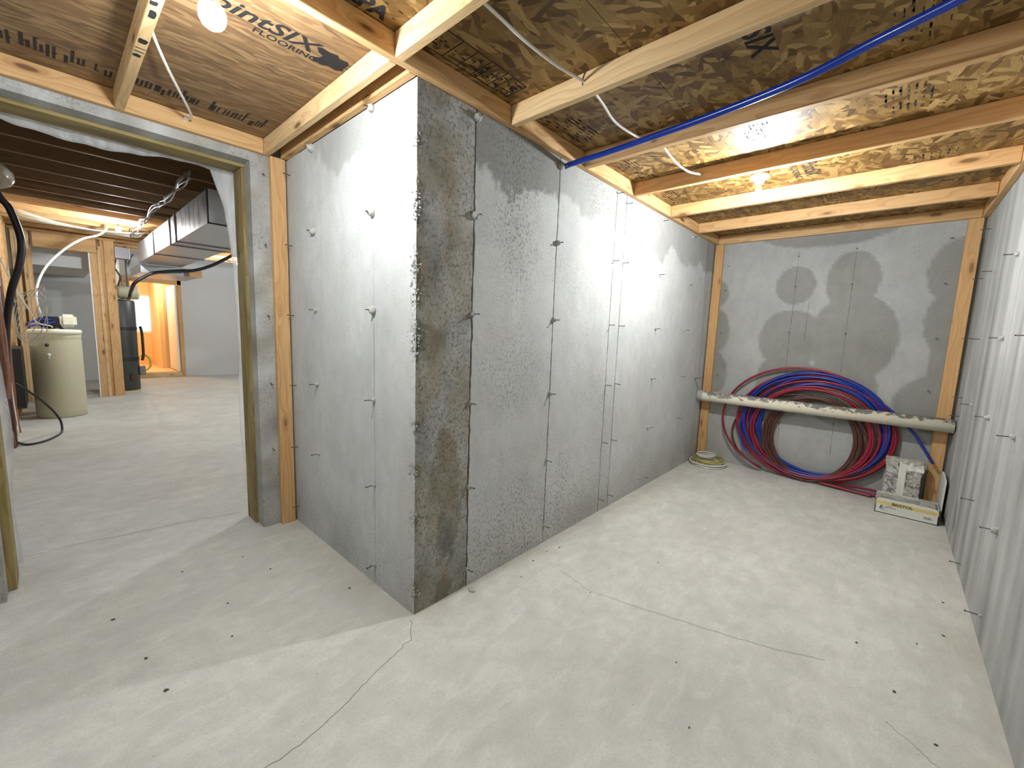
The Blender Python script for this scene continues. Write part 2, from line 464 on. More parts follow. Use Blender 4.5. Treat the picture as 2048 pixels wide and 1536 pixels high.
# floor
def floor_wear(x, y):
    d = .10*max(0, fb(x*1.3, y*1.3, 3)); r = 0.0
    e = min(abs(y) if x > 0 else 9, abs(x) if 0 < y < A else 9, abs(y+W), abs(x-B))
    if y < A: r += .22*sstep(.25, 0, e)*(.5+max(0, fb(x*4, y*4)))
    r += .10*max(0, fb(x*.9+5, y*.9))
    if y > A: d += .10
    return (min(1, max(0, d)), min(1, max(0, r)), 0)
fcols = frange(XL-.1, B+.1, .06) ; frows = frange(-W-.1, 11.6, .08)
me = wear_mesh('floor', fcols, frows, lambda x, y: (x, y, 0), floor_wear, lambda p: (p[0], p[1], -.12))
def crack_quads(pts, wid, seed):
    rnd = random.Random(seed); P = []
    for a, b in zip(pts, pts[1:]):
        n = max(2, int(math.dist(a, b)/.02))
        for k in range(n):
            t = k/n; P.append((a[0]+(b[0]-a[0])*t + rnd.uniform(-.006, .006), a[1]+(b[1]-a[1])*t + rnd.uniform(-.006, .006)))
    P.append(pts[-1]); q = []
    for i in range(len(P)-1):
        (x0, y0), (x1, y1) = P[i], P[i+1]; l = math.hypot(x1-x0, y1-y0) + 1e-9; nx, ny = -(y1-y0)/l*wid, (x1-x0)/l*wid
        q.append(((x0-nx, y0-ny, .0006), (x1-nx, y1-ny, .0006), (x1+nx, y1+ny, .0006), (x0+nx, y0+ny, .0006)))
    return q
Q = crack_quads([(-.027, -.022), (-.107, -.128), (-.323, -.184), (-.485, -.243), (-.637, -.274), (-.742, -.272), (-.9, -.3)], .0011, 1)
Q += crack_quads([(.84, -.276), (.79, -.5), (.838, -.725), (.892, -.915), (.958, -1.153), (1.034, -1.364), (1.109, -1.523)], .0009, 2)
Q += crack_quads([(-1.301, 1.994), (-1.05, 1.99), (-.868, 1.951), (-.55, 1.92), (-.252, 1.837)], .0016, 3)
Q += crack_quads([(.9, -1.72), (.78, -1.88), (.72, -1.98)], .0008, 4)
strips(me, Q, 1)
floor = link('floor', me, [M['floorc'], M['crack']]); tag(floor, kind='structure')

# the block in the middle: face A looks left (x = 0), face B looks right (y = 0); they meet at a broken corner
fine = [0, .005, .011, .018, .027, .038, .052, .068]
sc = [-s for s in frange(.085, A, .018)[::-1]] + [-s for s in fine[::-1]][:-1] + fine + frange(.085, B, .020)
zr = frange(0, H, .0125)
rough_z = [(1.96, .07), (1.89, .05), (1.70, .05), (1.62, .06), (1.52, .04), (1.36, .08), (1.30, .06), (.93, .03), (.72, .03), (.48, .03), (.12, .04), (2.2, .03)]
def corner_rough(z): return min(1, .28 + sum(math.exp(-((z-c)/w_)**2) for c, w_ in rough_z))
def blk_pos(s, z):
    k = max(0, 1-abs(s)/.06); d = 0
    if k > 0:
        q = corner_rough(z); d = k*q*(.010*abs(nz(s*90, z*85, 1)) + .008*max(0, nz(s*40, z*46, 2)) + .005*q)
    w_ = .0008*nz(s*4, z*4)
    if s <= 0: return (d if abs(s) < 1e-6 else d*.9 + w_, -s + (d if abs(s) < 1e-6 else 0), z)
    return (s, d + w_, z)
def blob(s, z, cs, cz, rs, rz, wob=.25, soft=.10):
    a = math.hypot((s-cs)/rs, (z-cz)/rz) + wob*fb(s*6, z*6, cs*3) + .4*wob*nz(s*22, z*22, cs)
    return sstep(1+soft, 1-soft, a)
def blk_wear(s, z):
    if s <= 0:
        y = -s; d = .16*max(0, fb(y*2, z*2, 9)); r = 0; m = .12 + .2*max(0, fb(y*3, z*3, 2))
        d += .26*blob(y, z, .66, 2.42, .33, .20, .3) + .20*sstep(.5, 0, z)*(.5+.5*fb(y*4, z*4))
        if y < .05: m += .5*corner_rough(z)
        m += .22*sstep(.7, .1, z)
        r += .10*sstep(.35, .0, y)*(.5+fb(y*6, z*2))
        return (min(.8, max(0, d)), min(.8, max(0, r)), min(1, max(0, m)))
    q = corner_rough(z); d = r = 0; m = .18
    if s < .34:
        d = .32 + .26*fb(s*9, z*5, 4) + .16*nz(s*45, z*30); r = max(0, .26 + .6*fb(s*7+3, z*2.6, 8))*.9; m = .80 + .55*fb(s*6, z*5, 6)
        d += .45*sstep(.055, .0, s)*q
        d += .42*blob(s, z, .09, 1.30, .08, .09, .8, .35) + .22*blob(s, z, .08, 1.70, .07, .20, .9, .5) + .25*blob(s, z, .22, 1.83, .06, .06, .7, .3) + .30*blob(s, z, .08, 2.25, .10, .2, .9, .5)
        d += .35*blob(s, z, .20, .55, .09, .40, .6) + .3*sstep(.5, 0, z)
        r -= .15*sstep(2.0, 2.4, z)
    else:
        lim = 2.20 + .05*fb(s*9, 1) if s < 1.03 else (2.20 + .10*fb(s*4, 2) if s < 1.9 else 2.13 + .13*fb(s*3, 7))
        amt = .62 if s < 1.03 else .36
        lim -= .10*math.exp(-((s-.60)/.13)**2)*(1+.8*nz(s*30, z*9))
        d = amt*sstep(lim-.02, lim+.02, z + .035*nz(s*28, z*28) + .02*nz(s*70, z*70)) + .22*max(0, math.exp(-((s-.64-.03*nz(z*3, 2))/.08)**2)*sstep(1.6, 2.0, z)*sstep(lim+.02, lim-.02, z)*(.7+1.2*nz(s*30, z*24)))
        m = .26 + .45*max(0, fb(s*2.2, z*2.2, 11)) + .5*math.exp(-((s-.66)/.16)**2)*sstep(1.4, 1.9, z) + .30*sstep(.8, .1, z)
        m *= (1.0 if s < 1.9 else .7)
        d += .12*max(0, fb(s*3, z*1.6, 5)) + .20*sstep(.45, 0, z)*(.6+.6*fb(s*4, z*4))
        r = .10*max(0, fb(s*2, z*2, 15)) + .10*sstep(.5, 0, z)
        if s > 3.3: d += .28*sstep(3.3, 3.9, s)*(.6 + .8*nz(s*14, z*.8))
    return (min(.88, max(0, d)), min(.8, max(0, r)), min(1, max(0, m)))
me = wear_mesh('wall_block', sc, zr, blk_pos, blk_wear, lambda p: ((.30, p[1]+.0, p[2]) if p[1] > .30 else (max(p[0], .30), .30, p[2])))
def seam(face, s, wid, z0=0, z1=H, off=.0012, wob=.003, seed=0):
    q = []; rnd = random.Random(seed+int(s*100)); zz = frange(z0, z1, .03)
    o_ = [rnd.uniform(-1, 1)*wob*.5 + wob*nz(z*2.5, s*9) for z in zz]; ww = [wid*(.6+.8*rnd.random()) for z in zz]
    for i in range(len(zz)-1):
        a, b = s+o_[i], s+o_[i+1]
        if face == 'A': q.append(((-off, a-ww[i], zz[i]), (-off, a+ww[i], zz[i]), (-off, b+ww[i+1], zz[i+1]), (-off, b-ww[i+1], zz[i+1])))
        if face == 'B': q.append(((a-ww[i], -off, zz[i]), (a+ww[i], -off, zz[i]), (b+ww[i+1], -off, zz[i+1]), (b-ww[i+1], -off, zz[i+1])))
        if face == 'back': q.append(((B-off, a-ww[i], zz[i]), (B-off, a+ww[i], zz[i]), (B-off, b+ww[i+1], zz[i+1]), (B-off, b-ww[i+1], zz[i+1])))
    return q
strips(me, seam('B', .338, .0042, wob=.006) + seam('B', 1.022, .0022, wob=.004) + seam('B', 1.725, .0016) + seam('B', 1.872, .0016) + seam('A', .358, .0007, 0, 1.4), 1)
strips(me, seam('A', .360, .0012, 1.4, H) + seam('A', 1.040, .0012, .9, H) + seam('B', 2.55, .002, .9, H) + seam('B', 3.26, .002, 1.2, H) + seam('A', 1.375, .003, 0, H), 2)
block = link('wall_center', me, [M['wallc'], M['seam'], M['seamlight']]); tag(block, kind='structure')
lump_bm = bmesh.new()
rnd = random.Random(3)
for cz, w_ in rough_z:                                       # loose stones showing along the broken corner
    for k in range(int(10+w_*220)):
        z = cz + rnd.gauss(0, w_*.55); t = abs(rnd.gauss(0, .022)); r_ = rnd.uniform(.0022, .0058)
        p = (rnd.uniform(-.001, .004), t, z) if rnd.random() < .45 else (t, rnd.uniform(-.001, .004), z)
        if z < .01 or z > H-.02: continue
        q = bmesh.ops.create_icosphere(lump_bm, subdivisions=1, radius=r_, matrix=Matrix.Translation(p) @ Matrix.Diagonal((1, 1, rnd.uniform(.6, 1.3), 1)))
        for v in q['verts']: v.co += Vector((rnd.uniform(-1, 1), rnd.uniform(-1, 1), rnd.uniform(-1, 1)))*r_*.35
obj('exposed_stones', lump_bm, M['mortar'], block)

# back wall with damp rings round its ties
rings = [(-.80, 1.96, .17, .19), (-.80, 1.42, .28, .30), (-.80, .95, .26, .35), (-1.25, 1.98, .20, .28), (-1.30, 1.45, .33, .42), (-1.25, .95, .28, .35),
         (-1.95, 2.02, .20, .28), (-1.97, 1.60, .20, .30), (-1.97, .90, .32, .26), (-.02, 1.90, .17, .17), (0.0, 1.48, .23, .28), (-.02, 1.0, .22, .30), (-1.0, 2.52, .6, .20), (-1.95, 1.25, .12, .3)]
def back_wear(y, z):
    f = 9
    for cy, cz, ry, rz in rings: f = min(f, math.hypot((y-cy)/ry, (z-cz)/rz))
    f += .05*fb(y*5, z*5, 1) + .02*nz(y*25, z*25)
    d = .36*sstep(1.03, .97, f) + .12*max(0, fb(y*2, z*2, 4)); r = .06 + .06*fb(y*2, z*2, 7)
    return (min(.8, d*.80 + .36), max(0, r), .10 + .15*max(0, fb(y*3, z*3)))
me = wear_mesh('wall_back', frange(-W-.2, .3, .02), frange(0, H+.1, .02), lambda y, z: (B, y, z), back_wear, lambda p: (B+.2, p[1], p[2]))
strips(me, seam('back', -.80, .0012, .3, 2.3) + seam('back', -.93, .0012, 1.4, 1.8) + seam('back', -1.25, .0012, .3, 2.3), 1)
wall_back = link('wall_back', me, [M['wallc'], M['seam']]); tag(wall_back, kind='structure')

def right_wear(x, z):
    v = fb(x*7, z*.35, 3, 3); d = .33 + .42*v + .08*fb(x*3, z*3)
    d += .55*blob(x, z, 3.10, .20, .035, .12, .5)
    return (min(.8, max(0, d)), .05, .12 + .2*max(0, fb(x*4, z*2)))
me = wear_mesh('wall_right', frange(XL-.2, B+.2, .03), frange(0, H+.1, .04), lambda x, z: (x, -W, z), right_wear, lambda p: (p[0], -W-.2, p[2]))
wall_right = link('wall_right', me, [M['wallc'], M['seam']]); tag(wall_right, kind='structure')
me = wear_mesh('wall_left', frange(-W-.2, A+.1, .06), frange(0, TH, .06), lambda y, z: (XL, y, z), lambda y, z: (.15, .05, .2), lambda p: (XL-.2, p[1], p[2]))
tag(link('wall_left', me, [M['wallc'], M['seam']]), kind='structure')

# wall with the opening: right stub, left stub and the lintel in one cast piece
OX0, OX1, OZ = -1.335, -.205, 2.388
def opening_wall():
    me_a = []
    def plate(x0, x1, z0, z1, nx=.03):
        return wear_mesh('p', frange(x0, x1, nx), frange(z0, z1, .03), lambda x, z: (x, A + .0015*fb(x*9, z*9), z),
                         lambda x, z: (min(.8, max(0, .30 + .35*fb(x*7, z*5, 2))), max(0, .12+.3*fb(x*5, z*3, 9)), min(1, max(0, .35+.4*fb(x*6, z*6, 3)))), lambda p: (p[0], 1.575, p[2]))
    bm = bmesh.new()
    for a in ((OX1, .02, 0, H+.08), (XL-.1, OX0, 0, H+.08), (OX0, OX1, OZ, H+.08)):
        m_ = plate(*a); bm.from_mesh(m_)
    add_box(bm, OX1+.018, 4.3, 1.575, 1.76, 0, 2.78); add_box(bm, XL-.25, OX0-.018, 1.575, 1.76, 0, 2.78)
    add_box(bm, OX0-.018, OX1+.018, 1.575, 1.76, OZ+.018, 2.78)
    return bm
bm = opening_wall()
wall_open = obj('wall_opening', bm, [M['wallc'], M['seam']]); tag(wall_open, kind='structure')

# ceiling sheets over the storage room, built in grain direction x
bm = bmesh.new()
add_box(bm, -.115, B+.1, -.685, A+.02, TH, TH+.02); add_box(bm, XL-.1, -.115, -.685, -.02, TH, TH+.02); add_box(bm, XL-.1, -.115, -.02, A+.02, TH, TH+.02, 1); add_box(bm, XL-.1, B+.1, -W-.1, -.688, TH, TH+.02)
ceiling = obj('ceiling', bm, [M['osb'], M['osb2']]); tag(ceiling, kind='structure')

# printing on the sheets (reads from below: letters run along +x, their tops towards -y)
def on_ceiling(me, x, y, m, name='printed_lettering', squeeze=1.0, lab=None):
    o = link(name, me, m, ceiling); o.location = (x, y, TH-.0006); o.rotation_euler = (math.pi, 0, 0); o.scale = (squeeze, 1, 1)
    return o
on_ceiling(text_mesh('PointSIX', .118, .25, .002), -.715, .352, M['ink'], squeeze=1.02)
on_ceiling(text_mesh('FLOORING', .050, 0, .0006), -.495, .402, M['ink'])
on_ceiling(text_mesh('23', .05, 0, .001), -.165, .345, M['ink'])
on_ceiling(text_mesh('PointSIX', .12, .25, .002), 2.20, -1.03, M['ink'], squeeze=.62)
on_ceiling(text_mesh('FLOORING', .055, 0, .0006), 2.215, -.965, M['ink'])
on_ceiling(text_mesh('SIX', .13, .1, .003), .70, -1.045, M['ink'])
on_ceiling(text_mesh('APA', .09, 0, .004), -.36, -.055, M['ink'])
# blotted ink beside the big lettering and other stamps the photo shows only as bars and blots
def blots(quads, name='ink_stamp', m='ink'):
    bm = bmesh.new()
    for (x0, x1, y0, y1) in quads:
        add_box(bm, x0, x1, y0, y1, TH-.0009, TH-.0002)
    return obj(name, bm, M[m], ceiling)
rnd = random.Random(5)
def blot_shape(pts, name='ink_blot'):
    bm = bmesh.new(); f = bm.faces.new([bm.verts.new((x, y, TH-.0007)) for x, y in pts]); g = bmesh.ops.extrude_face_region(bm, geom=[f])
    for v in g['geom']:
        if isinstance(v, bmesh.types.BMVert): v.co.z += .0005
    return obj(name, bm, M['ink'], ceiling)
blot_shape([(-.285, .295), (-.27, .283), (-.235, .288), (-.205, .280), (-.19, .298), (-.155, .292), (-.14, .312), (-.148, .345), (-.140, .372), (-.165, .392), (-.20, .386), (-.222, .400), (-.262, .397), (-.270, .372), (-.250, .356), (-.245, .335), (-.268, .322)])
blot_shape([(-.132, .29), (-.122, .288), (-.118, .34), (-.124, .395), (-.135, .40), (-.131, .35)])
def bars(x0, x1, y, hgt, m='inkfaint', dens=.030, seed=1):
    r_ = random.Random(seed); x = x0; q = []
    while x < x1:
        t = r_.random()
        if t < .12: x += .02; continue
        wv = r_.uniform(.007, .013); h_ = hgt*r_.choice((.55, .6, .62, 1.0)); yb = y + hgt*r_.choice((0, 0, 0, .2))
        q.append((x, x+wv, yb-h_, yb))
        if t < .75:
            wd = r_.uniform(.010, .018)
            yy = yb - r_.choice((0, h_*.45, h_-.006)); q.append((x+wv-.001, x+wd, yy-.008, yy))
            if t < .5: q.append((x+wd, x+wd+wv, yb-hgt*.58, yb))
            x += wd
        x += wv + r_.uniform(.005, .011)
    blots(q, 'faded_print_line', m)
bars(-1.30, -.83, 1.285, .125, seed=2); bars(-.745, -.20, 1.280, .125, seed=9)
# boxed grade stamp right of the corner
q = []
x0, x1, y0, y1 = -.09, .47, -.205, -.062
q += [(x0, x1-.1, y0, y0+.004), (x0, x1-.1, y1-.004, y1)]
for x in (.075, .155, .235, .262, .335): q.append((x, x+.004, y0, y1))
q += [(.375, .47, y0+.005, y0+.010), (.375, .38, y0+.005, y1), (.465, .47, y0+.01, y1)]
r_ = random.Random(8)
for (a, b, ya, yb, n) in ((-.08, .07, -.19, -.075, 26), (.082, .15, -.17, -.11, 6), (.165, .23, -.18, -.09, 8), (.243, .26, -.19, -.075, 9), (.27, .33, -.18, -.08, 9), (.34, .372, -.18, -.08, 9), (.385, .46, -.185, -.07, 26)):
    for k in range(n):
        xx = r_.uniform(a, b-.01); yy = r_.uniform(ya, yb); q.append((xx, xx+r_.uniform(.006, .022), yy, yy+r_.uniform(.004, .010)))
blots(q, 'grade_stamp')
for (a, b, ya, yb, n, sd) in ((.77, 1.10, -.225, -.065, 60, 3), (1.48, 1.86, -.21, -.06, 62, 4), (2.24, 2.53, -.21, -.07, 50, 5), (1.50, 1.74, -1.60, -1.42, 60, 6), (1.46, 1.68, -.98, -.84, 34, 7), (2.45, 2.58, -1.75, -1.50, 30, 8), (-.55, -.17, -.24, -.07, 30, 12), (2.95, 3.2, -1.2, -1.0, 26, 13), (.86, 1.12, -1.62, -1.45, 34, 14), (2.85, 3.15, -.5, -.32, 24, 15)):
    r_ = random.Random(sd); q = []
    for k in range(n):
        xx = a + (b-a)*r_.random(); row = int(r_.random()*7)/7; yy = ya + (yb-ya)*row
        q.append((xx, xx+r_.uniform(.008, .035), yy, yy+r_.uniform(.003, .009)))
    blots(q, 'grade_stamp', 'ink' if sd in (3, 4, 5, 7) else 'inkfaint')

# ------------------------------------------------------------------ form ties left in the concrete
def tie(parent, p, nrm, lump=0.0, L=.045, bend=0.0, seed=0):
    r_ = random.Random(seed); n = Vector(nrm); t = Vector((0, 0, 1)).cross(n)
    bm = bmesh.new(); tip = Vector(p) + n*L + Vector((0, 0, bend)) + t*r_.uniform(-.006, .006)
    add_tube(bm, [Vector(p)-n*.01, Vector(p)+n*L*.5+Vector((0, 0, bend*.3)), tip], .0026, 6)
    s2 = tip + t*.0; add_tube(bm, [s2 - t*.007, s2 + t*.007], .0030, 6)
    o = obj('form_tie', bm, M['wire'], parent)
    if lump > 0:
        bm = bmesh.new(); bmesh.ops.create_icosphere(bm, subdivisions=2, radius=lump*1.12)
        for v in bm.verts: v.co = v.co*(1+.35*nz(v.co.x*80+seed, v.co.y*80, v.co.z*80)) ; v.co += n*lump*.25
        for v in bm.verts: v.co += n*(v.co.dot(n))*.25
        obj('mortar_lump', bm, M['mortar'], o, p, True)
    return o
k = 0
for y, zs in ((.36, ((2.425, .016), (1.947, .018), (1.479, .019), (1.021, .012), (.563, .010), (.112, .010))), (1.04, ((2.417, .020), (1.949, .019), (1.485, .012), (1.028, .013), (.579, .009)))):
    for z, l in zs: k += 1; tie(block, (0, y, z), (-1, 0, 0), l, .050 if z < 1.2 else .04, 0, k)
for z in (2.34, 1.90, 1.45, .98, .55, .12): k += 1; tie(block, (0, 1.385, z), (-1, 0, 0), 0, .04, .003, k)
for x, zs in ((.338, ((2.405, .018), (1.955, .019), (1.477, .014), (1.02, .012), (.569, .014), (.10, .008))), (1.022, ((2.385, .018), (1.944, .017), (1.478, .014), (1.012, .014), (.571, .012), (.12, .010))),
              (1.73, ((2.416, 0), (1.941, 0), (1.472, 0), (1.017, .006), (.567, .006), (.106, .004))), (1.88, ((2.38, 0), (1.947, 0), (1.47, 0), (1.016, 0), (.561, 0), (.10, .004))),
              (2.55, ((2.40, 0), (1.941, 0), (1.47, .012), (1.02, .012), (.567, .012), (.09, .005))), (3.26, ((2.393, .012), (1.928, .008), (1.477, .010), (1.0, .006), (.56, .005)))):
    for z, l in zs: k += 1; tie(block, (x, 0, z), (0, -1, 0), l, .045, 0, k)
for y, zs in ((-.80, (2.25, 1.955, 1.50, 1.03, .55)), (-1.25, (2.28, 1.96, 1.50, .62)), (-.155, (2.2, 1.94, 1.48, 1.0, .55)), (-1.86, (2.3, 1.93, 1.47, 1.02, .55))):
    for z in zs: k += 1; tie(wall_back, (B, y, z), (-1, 0, 0), .005, .030, -.004, k)
for x, zs in ((1.815, ((1.92, .0), (1.46, .014), (.999, .012), (.551, .016), (.12, .008))), (2.50, ((1.918, .012), (1.458, .014), (1.002, .014), (.502, 0), (.10, .006))), (3.225, ((1.92, .008), (1.46, .008), (1.0, .008))), (3.75, ((2.3, 0), (1.93, 0), (1.47, 0), (1.0, 0), (.85, 0)))):
    for z, l in zs: k += 1; tie(wall_right, (x, -W, z), (0, 1, 0), l, .055, 0, k)
for z in (2.33, 1.90, 1.45, 1.0, .55): k += 1; tie(wall_open, (-.135, A, z), (0, -1, 0), .004, .026, -.012, k)

# ------------------------------------------------------------------ framing over the storage room
J = 'ceiling_joist'
lumber('ceiling_beam', XL+.002, B-.04, -.038, 0, H, TH-.001, M['wood'], 'long pine beam running along the top of the concrete wall from above the broken corner to the back', 'beam')
R_labels = [(-.131, 'bright pine ceiling joist nearest the camera, meeting the beam beside the broken concrete corner'),
            (.54, 'pine ceiling joist right of the corner with the white cable passing through it'),
            (1.222, 'dark-shaded pine ceiling joist just behind the blue tube'),
            (1.897, 'brown-shaded pine ceiling joist where the white cable ends, left of the lit bulb'),
            (2.60, 'brightly lit pine ceiling joist directly behind the round lamp holder'),
            (3.30, 'knotty pine ceiling joist second from the back wall'),
            (3.958, 'pine ceiling joist fixed along the top of the back wall')]
for x, l in R_labels:
    lumber(J, x, x+.038, -W+.040, -.040, H-.004, TH-.001, M['woodpale'] if x in (-.131, .54) else M['wood'], l, 'joist')
lumber('ceiling_beam', XL+.002, B-.002, -W+.001, -W+.038, H-.004, TH-.001, M['wood'], 'pine rim board along the top of the right-hand concrete wall', 'beam')
lumber('ledger_board', XL+.002, -.136, A-.038, A-.001, H, TH-.001, M['wood'], 'orange-toned pine ledger board above the concrete opening', 'board')
lumber(J, -.134, -.097, .002, A-.002, H, TH-.001, M['woodpale'], 'pine ceiling joist with swirling grain beside the left concrete face', 'joist')
lumber('sill_plate', -.040, -.003, .002, A-.040, H, TH-.001, M['wood'], 'narrow pine plate capping the left concrete face, behind a dark gap', 'board')
jm = lumber(J, -.812, -.774, .002, A-.040, H, TH-.001, M['woodpale'], 'short pine ceiling joist at upper left with dark burn marks, above the opening', 'joist')
def ink_blob(name, a, b, c_, d_, parent, sd):
    # an uneven blot printed on the underside of the board
    r_ = random.Random(sd); bm = bmesh.new(); n = 14
    vs = []
    for k in range(n):
        th = 2*math.pi*k/n; q = r_.uniform(.72, 1.05)
        vs.append(bm.verts.new(((a+b)/2 + (b-a)/2*q*max(-1, min(1, 1.25*math.cos(th))), (c_+d_)/2 + (d_-c_)/2*q*max(-1, min(1, 1.25*math.sin(th))), -.0004)))
    f = bm.faces.new(vs); g = bmesh.ops.extrude_face_region(bm, geom=[f])
    for v in g['geom']:
        if isinstance(v, bmesh.types.BMVert): v.co.z -= .0003
    return obj(name, bm, M['ink'], parent)
for i, (a, b, c_, d_) in enumerate(((.62, .66, .004, .034), (.700, .706, .001, .037), (.73, .737, .001, .037), (.755, .785, .010, .036), (.40, .46, .006, .03), (.34, .37, .012, .034))):
    ink_blob('ink_mark', a, b, c_, d_, jm, i)

lumber('wall_post', -.100, -.012, A-.040, A-.002, 0, H-.001, M['wood'], 'upright pine post against the wall between the opening and the left concrete face', 'post')
lumber('wall_post', B-.040, B-.002, -.100, -.012, 0, H-.006, M['wood'], 'upright pine post in the back corner beside the coil of white and yellow wire', 'post')
lumber('wall_post', B-.040, B-.002, -2.025, -1.937, 0, H-.006, M['wood'], 'upright pine post at the right end of the back wall behind the tile box', 'post')

# treated lumber lining the opening
BY0, BY1 = 1.578, 1.745
lumber('door_buck', OX1-.018, OX1+.016, BY0, BY1, .001, OZ-.02, M['woodgreen'], 'stained greenish treated board lining the right side of the concrete opening', 'door frame')
lumber('door_buck', OX0-.016, OX0+.030, BY0, BY1, .001, OZ-.02, M['woodgreen'], 'stained greenish treated board lining the left side of the concrete opening', 'door frame')
lumber('door_buck', OX0-.010, OX1+.010, BY0, BY1, OZ-.018, OZ+.016, M['woodgreen'], 'treated board under the concrete lintel across the top of the opening', 'door frame')

# ------------------------------------------------------------------ lamps
def lamp(x, y, ztop, strength, label, rbulb=.030, col=(.925, .97, 1.0), group=None):
    t = empty('ceiling_lamp', (x, y, ztop)); tag(t, label, 'lamp', group)
    bm = bmesh.new(); add_lathe(bm, [(.052, 0), (.056, -.004), (.056, -.012), (.050, -.020), (.030, -.026), (.024, -.050), (.020, -.054)], 32)
    obj('lamp_holder', bm, M['white'], t, smooth=True)
    bm = bmesh.new(); add_lathe(bm, [(.013, -.052), (.014, -.062), (.021, -.080), (rbulb*.72, -.094), (rbulb*.90, -.104)], 20)
    obj('bulb_neck', bm, M['white'], t, smooth=True)
    bm = bmesh.new(); add_lathe(bm, [(rbulb*.90, -.104), (rbulb*.985, -.114), (rbulb, -.124), (rbulb*.96, -.138), (rbulb*.76, -.152), (rbulb*.42, -.161), (rbulb*.1, -.163)], 20)
    obj('bulb', bm, bulb_mat('bulb_glow', strength, col), t, smooth=True)
    return t
l1 = lamp(-.708, .046, 2.440, BULB_NEAR, 'glaring bare bulb lamp on the ceiling at upper left of the storage room', .036)
l2 = lamp(2.012, -.848, 2.440, BULB_FAR, 'bare bulb in round white holder between the pine joists on the right')
for l_ in (l1, l2):
    bm = bmesh.new(); add_lathe(bm, [(.050, .0005), (.052, .010), (.052, .084), (.050, .0885)], 24); obj('junction_box', bm, M['pipegrey'], l_)

# ------------------------------------------------------------------ cables and the blue tube under the joists
def flat_cable(name, pts, label, cat): return cord(name, pts, .0062, M['cable'], label, cat, n=8)
flat_cable('electrical_cable', [(-.09, -.436, 2.505), (.02, -.45, 2.485), (.16, -.452, 2.475), (.36, -.447, 2.485), (.56, -.465, 2.492), (.72, -.449, 2.488), (.88, -.43, 2.468), (1.04, -.445, 2.460), (1.16, -.46, 2.472), (1.235, -.49, 2.488)],
           'white electrical cable sagging from joist to joist above the right concrete wall', 'cable')
flat_cable('electrical_cable', [(1.262, -.500, 2.492), (1.40, -.490, 2.475), (1.58, -.485, 2.462), (1.76, -.49, 2.468), (1.897, -.525, 2.482)],
           'short bright white cable end hanging between the blue tube and the lit bulb', 'cable')
flat_cable('electrical_cable', [(-.773, .56, 2.512), (-.765, .64, 2.495), (-.70, .82, 2.475), (-.62, 1.02, 2.465), (-.56, 1.18, 2.468), (-.52, 1.31, 2.480), (-.512, 1.40, 2.492), (-.515, 1.428, 2.495)],
           'white cable curving down from the short joist to the ledger board at upper left', 'cable')
bm = bmesh.new(); add_box(bm, -.52-.012, -.52+.008, 1.400, 1.428, 2.488, 2.502)
tag(obj('cable_staple', bm, M['white']), 'small white staple pinning the curved cable to the ledger board', 'staple')
bm = bmesh.new(); add_tube(bm, spline([(.5385, -.462, 2.478), (.5375, -.462, 2.505), (.536, -.475, 2.528)], 5), .0028, 6)
tag(obj('wire_loop', bm, M['chip']), 'thin dark string knotted round the cable at the joist right of the corner', 'string')

cord('water_tube', [(1.075, -.004, 2.405), (1.062, -.05, 2.404), (1.053, -.30, 2.405), (1.03, -.584, 2.407), (.989, -.925, 2.409), (.93, -1.212, 2.410), (.835, -1.44, 2.411), (.745, -1.66, 2.412), (.63, -1.88, 2.413), (.55, -2.04, 2.414)], .0155, M['blue'],
     'long glossy blue water tube crossing under the joists from the concrete wall', 'tube', n=14)

# ------------------------------------------------------------------ pipe, coils, wire, tile box at the back
p = empty('drain_pipe', (3.845, -1.02, .752)); tag(p, 'flaking cream drain pipe wedged level across the back of the room', 'pipe')
bm = bmesh.new(); add_lathe(bm, [(.050, -1.022), (.0565, -1.020), (.0565, .985), (.0565, 1.012), (.050, 1.014)], 40, axis='y')
o = obj('pipe_body', bm, M['pipe'], p, smooth=True)
bm = bmesh.new(); add_lathe(bm, [(.0585, .955), (.0600, .958), (.0600, 1.010), (.0585, 1.013)], 40, axis='y')
o = obj('pipe_coupling', bm, M['mortar'], p, smooth=True); o['label'] = 'weathered grey end of the pipe'
def wire_line(name, pts, label):
    bm = bmesh.new(); c = Vector(pts[0]); add_tube(bm, shift(pts, c), .0022, 5)
    tag(obj(name, bm, M['wire'], None, c), label, 'wire')
wire_line('hanger_wire', [(3.70, -.002, .955), (3.845, -.012, .800), (3.85, -.012, .79)], 'thin steel wire slanting to the left end of the drain pipe')
wire_line('hanger_wire', [(3.70, -.004, .956), (3.99, -.020, .952)], 'short level steel wire above the left end of the drain pipe')

def coil(name, label, m, loops, r, extra=()):
    """loops: (yl, yr, zb, zt, x, lean) ellipses on end leaning on the back wall; joined into one run."""
    base = empty(name, (3.93, -1.0, 0)); tag(base, label, 'tube coil')
    pts = []; n = 56
    for i, L_ in enumerate(loops):
        nx = loops[min(i+1, len(loops)-1)]
        for k in range(n):
            t = k/n; q = [a*(1-t) + b*t for a, b in zip(L_, nx)]
            th = 2*math.pi*t - 1.2
            cy, cz = (q[0]+q[1])/2, (q[2]+q[3])/2; ry, rz = (q[0]-q[1])/2, (q[3]-q[2])/2
            y = cy + ry*math.cos(th); z = cz + rz*math.sin(th)
            x = q[4] - .006 + .034*(z/1.2)
            pts.append((x-3.93, y+1.0, z))
    bm = bmesh.new(); add_tube(bm, pts, r, 8)
    obj('coiled_run', bm, m, base)
    for e in extra:
        bm = bmesh.new(); add_tube(bm, spline([(a-3.93, b+1.0, c) for a, b, c in e], 10), r, 8)
        obj('loose_end', bm, m, base)
    return base
rr = random.Random(21)
